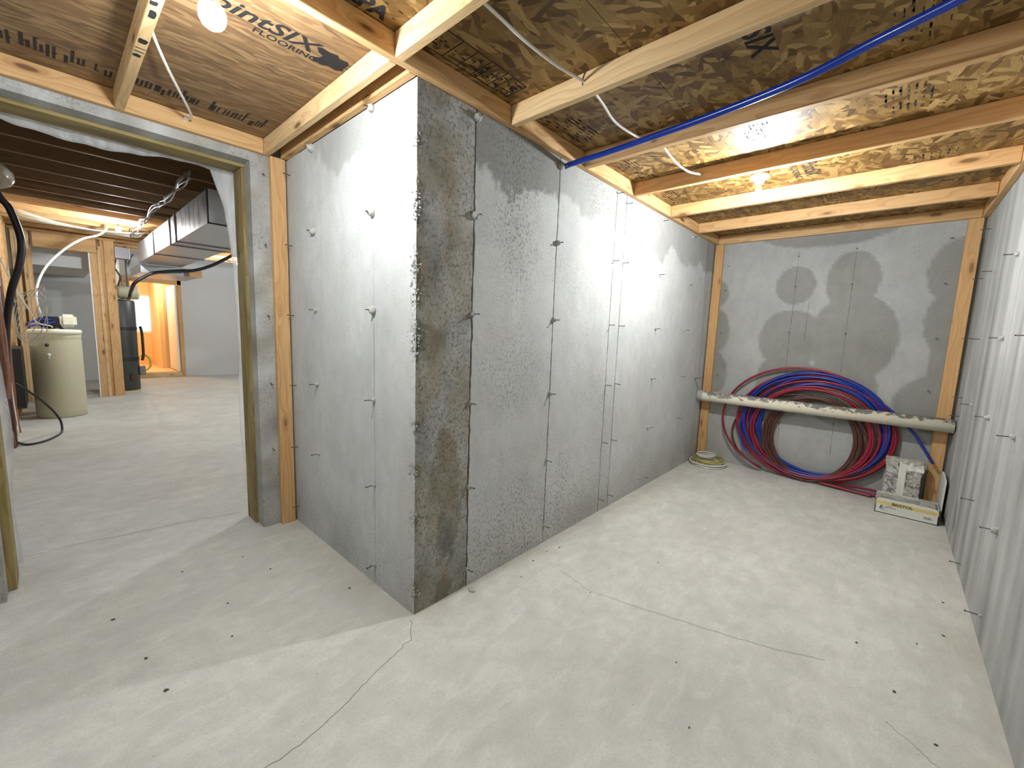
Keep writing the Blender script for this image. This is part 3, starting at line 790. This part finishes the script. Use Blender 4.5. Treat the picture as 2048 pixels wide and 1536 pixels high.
def jl(yl, yr, zb, zt, x, j=.012): return (yl+rr.uniform(-j, j), yr+rr.uniform(-j, j), max(.013, zb+rr.uniform(-j, j)*.5), zt+rr.uniform(-j, j), x)
reds = [jl(-.235, -1.62, .014, 1.165, 3.915, .0), jl(-.40, -1.66, .016, 1.10, 3.925), jl(-.43, -1.70, .03, 1.05, 3.93), jl(-.50, -1.71, .03, 1.06, 3.93), jl(-.55, -1.69, .05, .97, 3.915), jl(-.56, -1.56, .05, .95, 3.90), jl(-.58, -1.55, .06, .93, 3.905), jl(-.57, -1.54, .07, .93, 3.91)]
coil('tube_coil', 'coil of crimson red plastic water tube standing on edge against the back wall', M['red'], reds, .0115,
     [[(3.90, -1.20, .03), (3.88, -1.45, .018), (3.86, -1.60, .016)], [(3.91, -1.25, .03), (3.90, -1.50, .018), (3.89, -1.72, .016)], [(3.93, -1.1, .05), (3.95, -1.45, .05), (3.955, -1.76, .045)]])
blues = [jl(-.45, -1.66, .06, 1.10, 3.945), jl(-.46, -1.68, .07, 1.11, 3.935), jl(-.49, -1.67, .08, 1.08, 3.945), jl(-.48, -1.65, .07, 1.08, 3.905), jl(-.51, -1.63, .08, 1.03, 3.935), jl(-.62, -1.62, .10, 1.00, 3.935), jl(-.64, -1.63, .10, .98, 3.93), jl(-.60, -1.64, .09, 1.02, 3.94), jl(-.47, -1.66, .06, 1.09, 3.905)]
coil('tube_coil', 'coil of dark blue plastic water tube tangled with the red one by the back wall', M['bluep'], blues, .0115,
     [[(3.965, -1.25, 1.06), (3.955, -1.45, .955), (3.94, -1.60, .85), (3.93, -1.72, .745), (3.90, -1.82, .632), (3.88, -1.89, .52), (3.87, -1.955, .41)],
      [(3.95, -.47, .62), (3.93, -.45, .45), (3.91, -.50, .26), (3.90, -.56, .20)]])
browns = [jl(-.30, -1.50, .014, .86, 3.945), jl(-.66, -1.46, .02, .86, 3.90), jl(-.69, -1.47, .03, .85, 3.915), jl(-.72, -1.44, .03, .84, 3.93), jl(-.70, -1.45, .04, .85, 3.90), jl(-.74, -1.43, .04, .83, 3.92), jl(-.78, -1.52, .03, .84, 3.935), jl(-.70, -1.55, .03, .86, 3.92), jl(-.68, -1.50, .02, .86, 3.91), jl(-.75, -1.47, .03, .84, 3.93)]
coil('tube_coil', 'small inner coil of dark brown tube inside the red and blue coils', M['brown'], browns, .0105)

# coil of house wire on the floor in the back corner
wc = empty('wire_coil', (3.76, -.205, 0)); tag(wc, 'loose coil of white and yellow electrical wire on the floor in the back corner', 'wire coil')
def ring_run(parent, name, m, turns, R, z0, dz, cx=0, cy=0, r=.0055, sx=1.0, sy=1.0, seed=0, arc=1.0):
    r_ = random.Random(seed); pts = []
    n = 40; ph = r_.random()*6
    for k in range(int(turns*n*arc)+1):
        a = ph+2*math.pi*k/n; t = k/n
        rad = R*(1 + .13*math.sin(t*2.1+seed) + .05*math.sin(a*2+seed*t))
        pts.append((cx + rad*sx*math.cos(a), cy + rad*sy*math.sin(a), z0 + dz*t + .006*math.sin(a+seed)))
    bm = bmesh.new(); add_tube(bm, pts, r, 6); return obj(name, bm, m, parent)
ring_run(wc, 'white_loops', M['cable'], 4, .165, .013, .007, .0, 0, seed=1)
ring_run(wc, 'yellow_loops', M['yellowwire'], 5, .145, .040, .007, .01, .0, seed=2)
ring_run(wc, 'white_loops', M['cable'], 4, .090, .082, .008, .02, .035, seed=3)

# tile carton with torn lid, wrapped tiles and a scrap board
tb = empty('tile_box', (3.485, -1.82, 0)); tag(tb, 'low white tile carton with yellow band on the floor in the right back corner', 'box')
def rel(x0, x1, y0, y1, z0, z1): return (x0-3.485, x1-3.485, y0+1.82, y1+1.82, z0, z1)
bm = bmesh.new()
for a in ((3.485, 3.490, -2.009, -1.630, 0, .118), (3.73, 3.735, -2.009, -1.630, 0, .118), (3.485, 3.735, -2.009, -2.004, 0, .118), (3.485, 3.735, -1.635, -1.630, 0, .118), (3.485, 3.735, -2.009, -1.630, 0, .006)):
    add_box(bm, *rel(*a))
obj('carton', bm, M['carton'], tb)
bm = bmesh.new(); add_box(bm, *rel(3.4838, 3.4850, -2.008, -1.632, .078, .104)); obj('printed_band', bm, M['band'], tb)
bm = bmesh.new(); add_box(bm, *rel(3.487, 3.734, -2.016, -2.0095, .0, .100)); obj('gap_shade', bm, M['navy'], tb)  # navy strip painting the shaded gap between carton and scrap board
def face_text(s, size, y, z, m, bold=0, sh=0, sq=1):
    me = text_mesh(s, size, sh, bold, .0003); o = link('printed_lettering', me, m, tb)
    o.matrix_local = Matrix(((0, 0, -1, 3.4834-3.485), (-1, 0, 0, y+1.82), (0, 1, 0, z), (0, 0, 0, 1))) @ Matrix.Diagonal((sq, 1, 1, 1))
    return o
face_text('BRISTOL', .0335, -1.731, .0800, M['inkgreen'], .0011, 0, 1.0)
face_text('E', .040, -1.655, .040, M['ink'], .0003, .3)
bm = bmesh.new(); add_tube(bm, spline([(-.0018, .152, .052), (-.0018, .140, .042), (-.0018, .110, .066), (-.0018, .085, .072)], 6), .0012, 4)
obj('printed_swoosh', bm, M['ink'], tb)
for (ya, yb, zz, r_) in ((.125, .060, .056, .0016), (.160, .105, .030, .0008), (-.105, -.145, .046, .0009), (-.105, -.150, .040, .0009), (-.105, -.155, .034, .0009)):
    bm = bmesh.new(); add_tube(bm, [(-.0018, ya, zz), (-.0018, yb, zz)], r_, 4); obj('printed_line', bm, M['pipegrey'], tb)
def crumple(name, x0, x1, y0, y1, z0, z1, m, parent, amp=.012, n=14, seed=0):
    bm = bmesh.new(); add_box(bm, x0, x1, y0, y1, z0, z1)
    bmesh.ops.subdivide_edges(bm, edges=bm.edges[:], cuts=n, use_grid_fill=True)
    for v in bm.verts:
        p_ = v.co; v.co = p_ + Vector((fb(p_.y*14+seed, p_.z*14), fb(p_.x*14+3+seed, p_.z*14, 2), fb(p_.x*14, p_.y*14+seed, 5)))*amp
    return obj(name, bm, m, parent)
crumple('tile_stack', *rel(3.495, 3.725, -1.998, -1.640, .008, .108), M['tiles'], tb, .006, 10, 1)
for (a, lab) in (((3.486, 3.512, -1.99, -1.64, .113, .119), 0), ((3.50, 3.60, -1.66, -1.632, .112, .134), 1), ((3.55, 3.70, -1.99, -1.90, .112, .128), 2)):
    crumple('torn_flap', *rel(*a), M['paper'] if lab else M['carton'], tb, .008, 6, lab*7)
wp = empty('wrapped_tiles', (3.765, -1.77, 0)); tag(wp, 'torn upright pack of plastic-wrapped tiles behind the low white carton', 'tile pack')
wp.rotation_euler = (0, math.radians(6), 0)
crumple('tile_stack', 0, .10, -.125, .105, .0, .40, M['tiles'], wp, .014, 14, 3)
crumple('white_strap', -.010, .0, -.030, .018, .02, .42, M['carton'], wp, .006, 8, 5)
crumple('torn_wrap', -.008, .108, -.13, .11, .385, .42, M['paper'], wp, .016, 8, 9)
crumple('torn_wrap', -.006, .03, -.135, -.03, .33, .40, M['carton'], wp, .014, 6, 12)
sb = empty('scrap_board', (3.62, -2.030, 0)); tag(sb, 'pale scrap board leaning on the right wall beside the tile carton', 'board')
bm = bmesh.new(); vs = [(-.02, .0, 0), (.30, .0, 0), (.30, .0, .30), (.20, .0, .335), (.0, .0, .10), (-.02, .0, .09)]
vs = [(.00, 0, .002), (.32, 0, .002), (.34, 0, .30), (.24, 0, .36), (-.02, 0, .34)]
f = bm.faces.new([bm.verts.new(v) for v in vs]); g = bmesh.ops.extrude_face_region(bm, geom=[f])
for v in g['geom']:
    if isinstance(v, bmesh.types.BMVert): v.co.y += .012
obj('board_sheet', bm, M['carton'], sb)

# grit and chips on the floor
rr = random.Random(11); CH = None
spots = [(.335, -.055, 'mortar', .016, 'pale mortar crumb at the foot of the dark form seam'), (-.118, .42, 'chip', .006, None), (-.9, .30, 'chip', .007, None), (-1.14, .10, 'chip', .009, None)]
tri = [(.80, -.10), (.95, -.09), (1.05, -.12), (1.26, -.10), (.62, -.16), (1.35, -1.62), (1.1, -1.75), (.9, -1.86), (.35, -1.2), (.05, -1.35), (.62, -1.05), (.78, -.52), (-.6, .72), (-.35, .9), (-.42, 1.15), (-.7, 1.2), (-1.0, .95), (-.93, .55), (-.65, .45), (1.55, -1.83), (1.72, -1.93), (2.1, -1.95)]
def chip(x, y, m, s, label, group=None, seed=0):
    bm = bmesh.new(); bmesh.ops.create_icosphere(bm, subdivisions=2, radius=s)
    for v in bm.verts: v.co = Vector((v.co.x*1.4, v.co.y, v.co.z*.55))*(1+.5*nz(v.co.x*120+seed, v.co.y*120, v.co.z*120))
    o = obj('debris_chip', bm, M[m], None, (x, y, s*.30)); o.rotation_euler = (0, 0, rr.uniform(0, 3)); tag(o, label, 'debris', group)
for i, (x, y, m, s, l) in enumerate(spots): chip(x, y, m, s, l or 'tiny dark chip lying on the bare concrete floor', None if l else 'dark chips on the floor', i)
for i, (x, y) in enumerate(tri): chip(x, y, 'chip', rr.uniform(.003, .0055), 'tiny dark chip lying on the bare concrete floor', 'dark chips on the floor', i+9)

# ------------------------------------------------------------------ plastic sheet on the far side of the opening
def sheet_drape():
    t = empty('vapour_sheet', (-.35, 1.80, 2.4)); tag(t, 'translucent white plastic sheet draped round the far side of the opening', 'plastic sheet')
    c = (-.35, 1.80, 2.4)
    def strip(name, top, bot, nx, nz_, amp):
        bm = bmesh.new(); g = []
        T = spline(top, nx); Bt = spline(bot, nx)
        for i, (a, b) in enumerate(zip(T, Bt)):
            row = []
            for k in range(nz_+1):
                f = k/nz_; p_ = a*(1-f)+b*f
                row.append(bm.verts.new(p_ - Vector(c) + Vector((0, amp*fb(p_.x*9, p_.z*7, 2)+.012*f*math.sin(p_.x*38+p_.z*6), 0))))
            g.append(row)
        for i in range(len(g)-1):
            for k in range(nz_): bm.faces.new((g[i][k], g[i+1][k], g[i+1][k+1], g[i][k+1])).smooth = True
        geo = bmesh.ops.solidify(bm, geom=bm.faces[:], thickness=.0012)
        return obj(name, bm, M['poly'], t, smooth=True)
    strip('top_drape', [(-1.40, 1.79, 2.44), (-1.1, 1.79, 2.44), (-.8, 1.79, 2.44), (-.5, 1.79, 2.44), (-.15, 1.79, 2.44)],
          [(-1.30, 1.80, 2.372), (-1.10, 1.80, 2.338), (-.80, 1.80, 2.330), (-.52, 1.80, 2.372), (-.15, 1.80, 2.36)], 12, 5, .012)
    strip('right_drape', [(-.10, 1.79, 2.44), (-.10, 1.79, 2.0), (-.10, 1.79, 1.4), (-.10, 1.79, .9), (-.10, 1.79, .45), (-.10, 1.79, .1)],
          [(-.345, 1.82, 2.42), (-.262, 1.84, 2.15), (-.222, 1.84, 1.75), (-.222, 1.83, 1.25), (-.228, 1.82, .80), (-.222, 1.81, .42)], 12, 10, .018)
    strip('left_drape', [(-1.42, 1.79, 1.55), (-1.42, 1.79, 1.0), (-1.42, 1.79, .6), (-1.42, 1.79, .05)],
          [(-1.30, 1.81, 1.35), (-1.275, 1.82, .75), (-1.30, 1.82, .42), (-1.29, 1.82, .04)], 14, 6, .02)
sheet_drape()

# ------------------------------------------------------------------ the room beyond the opening
FC = 2.75
me = bpy.data.meshes.new('x')
bm = bmesh.new(); add_box(bm, -2.9, 4.3, 1.60, 11.7, 3.0, 3.03); tag(obj('ceiling_beyond', bm, M['osb']), kind='structure')
bm = bmesh.new(); add_box(bm, 1.10, 4.3, 11.52, 11.66, 0, 3.0); add_box(bm, -2.9, .16, 11.52, 11.66, 0, 3.0); add_box(bm, .16, 1.10, 11.52, 11.66, 2.30, 3.0)
tag(obj('wall_far', bm, M['drywall']), kind='structure')
bm = box(4.10, 4.30, 1.7, 11.6, 0, 3.0); tag(obj('wall_far_right', bm, M['drywall']), kind='structure')
bm = box(-1.60, -1.545, 1.76, 8.6, 0, 3.0); tag(obj('wall_far_left', bm, M['drywhite']), kind='structure')
bm = box(-2.9, -2.8, 8.5, 11.6, 0, 3.0); add_box(bm, -2.8, -1.55, 8.50, 8.60, 0, 3.0); add_box(bm, -3.0, XL+.0, 8.5, 11.6, -.1, 0.0); tag(obj('wall_utility_room', bm, M['drywall']), kind='structure')
# joists: shade is in the colour of those away from the far bulb
ORD = ['nearest', 'second', 'third', 'fourth', 'fifth', 'sixth', 'seventh', 'eighth', 'ninth', 'tenth', 'eleventh', 'twelfth', 'thirteenth']
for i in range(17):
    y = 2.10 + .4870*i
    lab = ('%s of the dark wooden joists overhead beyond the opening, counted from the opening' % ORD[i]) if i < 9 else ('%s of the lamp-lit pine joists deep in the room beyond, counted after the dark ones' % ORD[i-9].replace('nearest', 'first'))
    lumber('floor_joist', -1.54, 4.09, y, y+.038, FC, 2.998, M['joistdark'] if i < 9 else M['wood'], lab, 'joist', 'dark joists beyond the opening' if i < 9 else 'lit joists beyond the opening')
# stud wall at the left
for i in range(12):
    y = 3.8 + .4064*i
    lumber('wall_stud', -1.54, -1.452, y, y+.038, .04, FC-.04, M['wood'], '%s pine stud of the open framed wall at the far left beyond the opening' % ORD[i], 'stud', 'studs of the left framed wall')
lumber('wall_plate', -1.54, -1.452, 1.77, 8.6, .0, .038, M['wood'], 'bottom plate of the framed wall at the far left', 'board')
lumber('wall_plate', -1.54, -1.452, 1.77, 8.6, FC-.040, FC-.002, M['wood'], 'top plate of the framed wall at the far left', 'board')
# framed opening across: header, posts
lumber('door_header', -1.20, -.48, 8.652, 8.74, 2.475, FC-.042, M['wood'], 'deep pine header over the framed doorway beside the water heater', 'header')
lumber('wall_plate', -1.45, -.24, 8.65, 8.74, FC-.040, FC-.002, M['wood'], 'pine top plate above the framed doorway header', 'board')
for i, (x, lab) in enumerate(((-1.425, 'left'), (-1.385, 'second'), (-1.315, 'third'), (-1.275, 'right'))):
    lumber('door_stud', x, x+.038, 8.650, 8.738, 0, FC-.042, M['woodpale'], '%s pine stud of the cluster behind the water softener tank' % {'left': 'leftmost', 'second': 'second from left', 'third': 'third from left', 'right': 'rightmost'}[lab], 'stud')
lumber('door_stud', -1.44, -1.222, 8.742, 8.78, 0, FC-.002, M['wood'], 'wide flat stud backing the stud cluster behind the water softener tank', 'stud')
lumber('door_stud', -.585, -.568, 8.64, 8.75, 0, 2.47, M['trimwhite'], 'pale edge strip at the left of the post by the water heater', 'stud')
lumber('door_stud', -.566, -.478, 8.655, 8.693, 0, 2.47, M['wood'], 'brown flat stud left of centre in the post by the water heater', 'stud')
lumber('door_stud', -.476, -.432, 8.648, 8.736, 0, 2.60, M['woodpale'], 'pale stud in the middle of the post by the water heater', 'stud')
lumber('door_stud', -.430, -.392, 8.675, 8.763, 0, FC-.042, M['wood'], 'set-back stud right of centre in the post by the water heater', 'stud')
lumber('door_stud', -.390, -.262, 8.640, 8.678, 0, FC-.042, M['wood'], 'wide flat right stud of the post by the water heater', 'stud')
# behind that doorway: soffit and a dark cabinet
bm = box(-2.0, -.52, 9.25, 11.5, 2.24, 2.99); tag(obj('soffit_box', bm, M['drywhite'], None), 'white boxed-in duct under the ceiling seen through the framed doorway', 'soffit')
ck = empty('dark_shelf', (-1.55, 10.9, 0)); tag(ck, 'dark shelf unit in the room behind the framed doorway', 'shelf')
obj('carcass', box(-.25, .25, 0, .4, 0, 2.05), M['tank'], ck); obj('back_panel', box(-.12, .17, -.012, -.002, 1.62, 1.95), M['drywall'], ck)

# duct
du = empty('air_duct', (-.05, 3.2, 2.30)); tag(du, 'long galvanised sheet metal air duct under the joists beyond the opening', 'duct')
for i, (a, b) in enumerate(((0, 1.47), (1.475, 1.80), (1.805, 2.95), (2.955, 4.5))):
    bm = box(0, .55, a, b, 0, .30, .001)
    obj('duct_section', bm, M['galv'], du)
for y in (0.0, 1.4725, 1.8025, 2.9525):
    bm = bmesh.new()
    for (x0, x1, z0, z1) in ((-.010, .560, -.012, .0), (-.012, 0, -.012, .30), (.55, .562, -.012, .30)): add_box(bm, x0, x1, y-.014, y+.014, z0, z1)
    obj('drive_cleat', bm, M['black'] if y == 0 else M['pipegrey'], du)
for k in range(7): obj('side_crease', box(-.0012, .0, .18+k*.19, .183+k*.19, .01, .29), M['galv'], du)
d2 = empty('return_duct', (-.03, 7.72, 2.16)); tag(d2, 'lower sheet metal duct behind the long duct, above the bright doorway', 'duct')
obj('duct_section', box(0, .80, 0, 1.22, 0, .135, .002), M['galv'], d2)
obj('duct_branch', box(-.22, -.02, .98, 1.20, .28, .48, .004), M['pipegrey'], d2)
bm = box(.60, .78, 7.62, 7.70, 2.15, 2.27); tag(obj('wood_block', bm, M['wood']), 'short wooden block under the black hose below the duct', 'block')
cord('black_hose', [(-.06, 9.05, 1.80), (-.10, 8.5, 1.84), (-.13, 8.0, 1.88), (-.12, 7.66, 1.97), (.0, 7.62, 2.08), (.12, 7.60, 2.155), (.366, 7.58, 2.215), (.62, 7.5, 2.25), (.80, 7.3, 2.32), (.949, 7.1, 2.42), (1.2, 6.9, 2.62), (1.3, 6.85, 2.749)], .026, M['black'],
     'thick black hose sagging under the duct toward the water heater', 'hose', n=10)
# tangle of cables along the top of the duct
cb = empty('cable_bundle', (-.10, 5.0, 2.68)); tag(cb, 'tangle of pale cables strung along the upper edge of the duct', 'cables')
for i in range(5):
    r_ = random.Random(40+i); pts = []
    for k in range(13):
        y = 3.25 + k*.36; pts.append((r_.uniform(-.03, .03), y-5.0, .02 + r_.uniform(-.035, .035)))
    cord('cable', [(a-.06, b, c_) for a, b, c_ in pts], .007, M['chip'] if i % 2 else M['pipegrey'], parent=cb, n=6, sm=4)
for i in range(6):
    r_ = random.Random(60+i); z = 2.66+.013*i
    cord('ceiling_cable', [(-1.30, 6.9+.16*i, 2.735), (-.95, 7.0+.15*i, z-.0), (-.55, 7.1+.12*i, z-.02), (-.1, 7.2+.1*i, 2.70), (.0, 7.25+.1*i, 2.735)], .006, M['yellowwire'] if i == 2 else M['cable'],
         'yellow cable in the bundle of cables by the far bulb' if i == 2 else 'pale cable strung under the joists by the far bulb', 'cable', n=6, group=None if i == 2 else 'pale cables by the far bulb')
# lamps beyond
lamp(-.365, 6.56, 2.745, BULB_REST, 'glaring bulb lamp under the joists beyond the opening, above the water heater')
lamp(1.70, 8.90, 2.745, BULB_REST, 'distant lit bulb lamp at the right edge of the opening, by the grey wall')
lamp(2.85, 4.10, 2.745, BULB_REST*2.3, 'bulb lamp hidden to the right beyond the opening')
bm = bmesh.new(); add_lathe(bm, [(.03, .0), (.08, -.03), (.13, -.10), (.135, -.16), (.11, -.21), (.05, -.245), (.005, -.25)], 24)
g = obj('globe_shade', bm, M['glass'], None, (-1.36, 4.45, 2.748), True); tag(g, 'unlit cloudy globe shade at the left edge under the dark joists', 'shade')

# water softener: brine tank, resin tank with valve head
bt = empty('brine_tank', (-1.06, 6.98, 0)); tag(bt, 'beige cylindrical salt tank standing on the floor at the left beyond the opening', 'tank')
bm = bmesh.new(); add_lathe(bm, [(.235, .002), (.246, .012), (.250, .10), (.250, 1.06), (.246, 1.075), (.250, 1.09), (.252, 1.165)], 48); obj('tank_body', bm, M['beige'], bt, smooth=True)
bm = bmesh.new(); add_lathe(bm, [(.256, 1.150), (.262, 1.160), (.262, 1.192), (.250, 1.204), (.05, 1.210), (.01, 1.210)], 48); obj('tank_lid', bm, M['beigelid'], bt, smooth=True)
def on_tank(dx, z):  # a point on the side of the tank facing the camera
    a = math.atan2(-1.59-6.98, -1.10+1.06) + dx; return (.25*math.cos(a), .25*math.sin(a), z)
bm = bmesh.new(); bmesh.ops.create_icosphere(bm, subdivisions=2, radius=.022, matrix=Matrix.Translation(on_tank(.0-.35, 1.0))); obj('overflow_knob', bm, M['black'], bt, smooth=True)
bm = bmesh.new(); bmesh.ops.create_icosphere(bm, subdivisions=2, radius=.020, matrix=Matrix.Translation(on_tank(-.30, .87))); add_box(bm, *[v+o_ for v, o_ in zip((-.006, .006, -.01, .01, -.05, .0), [c for c in on_tank(-.30, .87) for _ in (0, 1)])]); obj('drain_spout', bm, M['white'], bt)
rt_ = empty('resin_tank', (-1.05, 7.55, 0)); tag(rt_, 'water softener cylinder with white control head behind the beige salt tank', 'water softener')
bm = bmesh.new(); add_lathe(bm, [(.10, .0), (.115, .02), (.12, .08), (.12, 1.12), (.10, 1.20), (.055, 1.24), (.055, 1.27)], 28); obj('cylinder', bm, M['black'], rt_, smooth=True)
obj('bypass_valve', box(-.16, .06, -.09, .06, 1.22, 1.38, .02, 2), M['black'], rt_)
obj('control_head', box(.05, .225, -.12, .06, 1.235, 1.42, .035, 3), M['beigelid'], rt_)
bm = bmesh.new(); add_tube(bm, spline([(-.02, -.1, 1.33), (-.15, -.25, 1.33), (-.26, -.4, 1.27)], 6), .014, 8); add_tube(bm, spline([(.0, -.1, 1.30), (-.12, -.3, 1.27), (-.25, -.42, 1.24)], 6), .014, 8); obj('blue_tubes', bm, M['bluep'], rt_)
cord('white_tube', [(-.42, 7.15, 2.73), (-.516, 7.2, 2.60), (-.70, 7.2, 2.503), (-.884, 7.2, 2.333), (-1.066, 7.2, 2.087), (-1.170, 7.2, 1.837), (-1.201, 7.22, 1.60), (-1.17, 7.45, 1.36)], .014, M['cable'],
     'white plastic tube arching from the joists down to the water softener', 'tube', n=10)

# water heater with straps and blower
wh = empty('water_heater', (-.23, 9.30, 0)); tag(wh, 'tall charcoal water heater standing right of the pine posts', 'water heater')
bm = bmesh.new(); add_lathe(bm, [(.245, .02), (.26, .04), (.26, 1.70), (.245, 1.73), (.05, 1.745), (.02, 1.745)], 40); obj('tank_body', bm, M['tank'], wh, smooth=True)
bm = bmesh.new(); add_lathe(bm, [(.255, .0), (.255, .025)], 32); obj('tank_foot', bm, M['woodpale'], wh)
for z in (1.20, .62):
    bm = bmesh.new(); add_lathe(bm, [(.264, z-.03), (.268, z-.03), (.268, z+.03), (.264, z+.03)], 36); obj('strap', bm, M['black'], wh)
bm = bmesh.new(); add_lathe(bm, [(.06, -.04), (.12, -.03), (.13, .0), (.13, .24), (.12, .27), (.02, .28)], 24, (.05, -.05, 1.885), 'x'); obj('vent_blower', bm, M['beige'], wh, smooth=True)
bm = bmesh.new(); add_lathe(bm, [(.08, 1.74), (.08, 1.80)], 20); obj('blower_neck', bm, M['white'], wh)
bm = bmesh.new(); add_lathe(bm, [(.10, 1.97), (.11, 2.0), (.11, 2.35), (.10, 2.7)], 20, (-.02, .12, 0)); obj('vent_pipe', bm, M['beigelid'], wh, smooth=True)
bm = bmesh.new(); add_tube(bm, [(.17, -.12, 1.74), (.17, -.12, 2.72)], .022, 8); add_tube(bm, [(.18, -.12, 2.35), (.28, -.12, 2.6)], .016, 8); obj('water_pipe', bm, M['pipegrey'], wh)
bm = bmesh.new(); add_tube(bm, spline([(.02, -.22, 2.45), (.0, -.24, 2.3), (.06, -.24, 2.15), (.03, -.22, 2.0)], 6), .014, 6); obj('flex_line', bm, M['brown'], wh)
obj('gas_valve', box(.245, .34, -.12, -.02, .30, .48, .01), M['pipegrey'], wh)
obj('burner_door', box(.10, .18, -.262, -.235, .22, .34, .005), M['brown'], wh)
bm = bmesh.new(); add_tube(bm, spline([(.28, -.08, .66), (.34, -.08, .70), (.41, -.08, .62), (.42, -.08, .48), (.36, -.08, .40), (.32, -.08, .40)], 6), .018, 8); obj('gas_line', bm, M['yellow'], wh)
cord('pipe_insulation', [(.055, 9.05, 1.25), (.075, 9.06, 1.1), (.075, 9.06, .72), (.05, 9.05, .6)], .022, M['black'], 'black insulated pipe down the right side of the water heater', 'pipe', n=8)

# far doorway into the peach room
lumber('door_trim', .06, .16, 11.47, 11.518, 0, 2.33, M['wood'], 'pine trimmer at the left of the bright peach doorway', 'door frame')
lumber('door_trim', 1.05, 1.125, 11.45, 11.518, .0, 2.36, M['wood'], 'pine trimmer at the right of the bright peach doorway', 'door frame')
lumber('door_trim', .06, 1.125, 11.45, 11.516, 2.24, 2.36, M['wood'], 'pine header board over the bright peach doorway', 'door frame')
lumber('door_sill', .162, 1.048, 11.44, 11.72, .002, .12, M['woodpale'], 'pale wooden step at the foot of the bright peach doorway', 'step')
bm = box(1.0, 1.045, 11.53, 12.6, .125, 2.235); tag(obj('door_1', bm, M['trimwhite']), kind='structure')
bm = bmesh.new(); add_box(bm, -1.0, 2.2, 11.66, 14.6, -.1, .10); tag(obj('floor_peach_room', bm, M['peach']), kind='structure')
bm = bmesh.new(); add_box(bm, -1.0, 2.2, 11.66, 14.6, 2.5, 2.6); tag(obj('ceiling_peach_room', bm, M['peach']), kind='structure')
bm = bmesh.new(); add_box(bm, -1.0, .50, 14.3, 14.5, .1, 2.5); add_box(bm, .95, 2.2, 14.3, 14.5, .1, 2.5); add_box(bm, .50, .95, 14.3, 14.5, .1, 1.05); add_box(bm, .50, .95, 14.3, 14.5, 2.05, 2.5)
add_box(bm, -1.1, -1.0, 11.66, 14.5, .1, 2.5); add_box(bm, 2.2, 2.3, 11.66, 14.5, .1, 2.5); add_box(bm, .86, 1.0, 12.8, 14.3, .1, 2.5); add_box(bm, .94, 1.6, 12.75, 12.85, .1, 2.5)
tag(obj('wall_peach_room', bm, M['peach']), kind='structure')
wn = empty('window_1', (.725, 14.28, 1.55)); tag(wn, kind='structure')
bm = bmesh.new()
for a in ((-.25, -.20, 0, .03, -.52, .52), (.20, .25, 0, .03, -.52, .52), (-.25, .25, 0, .03, .47, .52), (-.25, .25, 0, .03, -.56, -.50)): add_box(bm, *a)
obj('window_frame', bm, M['trimwhite'], wn)
bm = bmesh.new()
for i in range(24): add_box(bm, -.20, .20, .0, .022, -.48+i*.04, -.455+i*.04)
obj('blind', bm, simple('backlit_blind', (.8, .84, .9), .6, emis=(.82, .90, 1), es=.22), wn)
lamp(.30, 12.5, 2.498, 480, 'warm bulb lamp inside the peach room', .03, (1, .80, .52))

# cables hanging on the left framed wall
hb = empty('cable_drop', (-1.44, 5.0, 1.3)); tag(hb, 'thick bundle of reddish brown cables hanging down the left framed wall', 'cables')
for i in range(11):
    r_ = random.Random(80+i); y0 = r_.uniform(4.2, 5.7); pts = []
    for k in range(8):
        z = 2.55-k*.345; pts.append((.02+r_.uniform(-.012, .02), y0-5.0 + r_.uniform(-.06, .06) + (.15*(k/7) if i % 2 else -.1*(k/7)), z-1.3))
    cord('cable', pts, r_.choice((.010, .014, .020)), (M['rust'], M['rust'], M['brown'], M['cable'], M['rust'])[i % 5], parent=hb, n=6, sm=5)
cord('black_hose', [(-1.42, 4.30, 2.70), (-1.33, 4.45, 2.44), (-1.275, 4.5, 2.336), (-1.229, 4.5, 2.079), (-1.255, 4.5, 1.85), (-1.32, 4.55, 1.62), (-1.38, 4.7, 1.30), (-1.42, 4.9, .9)], .027, M['black'],
     'thick black hose curving down the left framed wall', 'hose', n=10)
lc = empty('cable_loop', (-1.27, 5.7, 1.35)); tag(lc, 'loose loops of thin pale cable hanging beside the salt tank', 'cable')
for i in range(4):
    r_ = random.Random(90+i); pts = []
    for k in range(29):
        a = 2*math.pi*k/28; pts.append((.03+.125*math.cos(a)+r_.uniform(-.003, .003), .05*math.sin(a)+.05*i, .30*math.sin(a+.4*i) + .03*i))
    bm = bmesh.new(); add_tube(bm, pts, .0042, 6); obj('loop', bm, M['wirepale'], lc)
cord('cable_run', [(-1.42, 5.2, 2.05), (-1.34, 5.5, 1.72), (-1.24, 5.8, 1.42), (-1.20, 6.1, 1.30), (-1.1, 6.6, 1.26), (-1.08, 6.9, 1.235)], .007, M['cable'], 'thin pale cable slanting down to the lid of the salt tank', 'cable', n=6)
cord('floor_cable', [(-1.40, 5.35, .66), (-1.33, 5.4, .58), (-1.20, 5.6, .38), (-1.10, 5.75, .16), (-1.09, 5.7, .012), (-1.14, 5.45, .012), (-1.24, 5.22, .012), (-1.36, 5.16, .012), (-1.44, 5.3, .03)], .011, M['black'],
     'black cable looping out onto the floor in front of the salt tank', 'cable', n=8)
bm = box(-1.44, -1.36, 6.2, 6.9, .25, .98); tag(obj('shade_panel', bm, M['black']), 'black panel standing in for the dark shade left of the beige salt tank', 'panel')  # added black panel that imitates the shade beside the salt tank
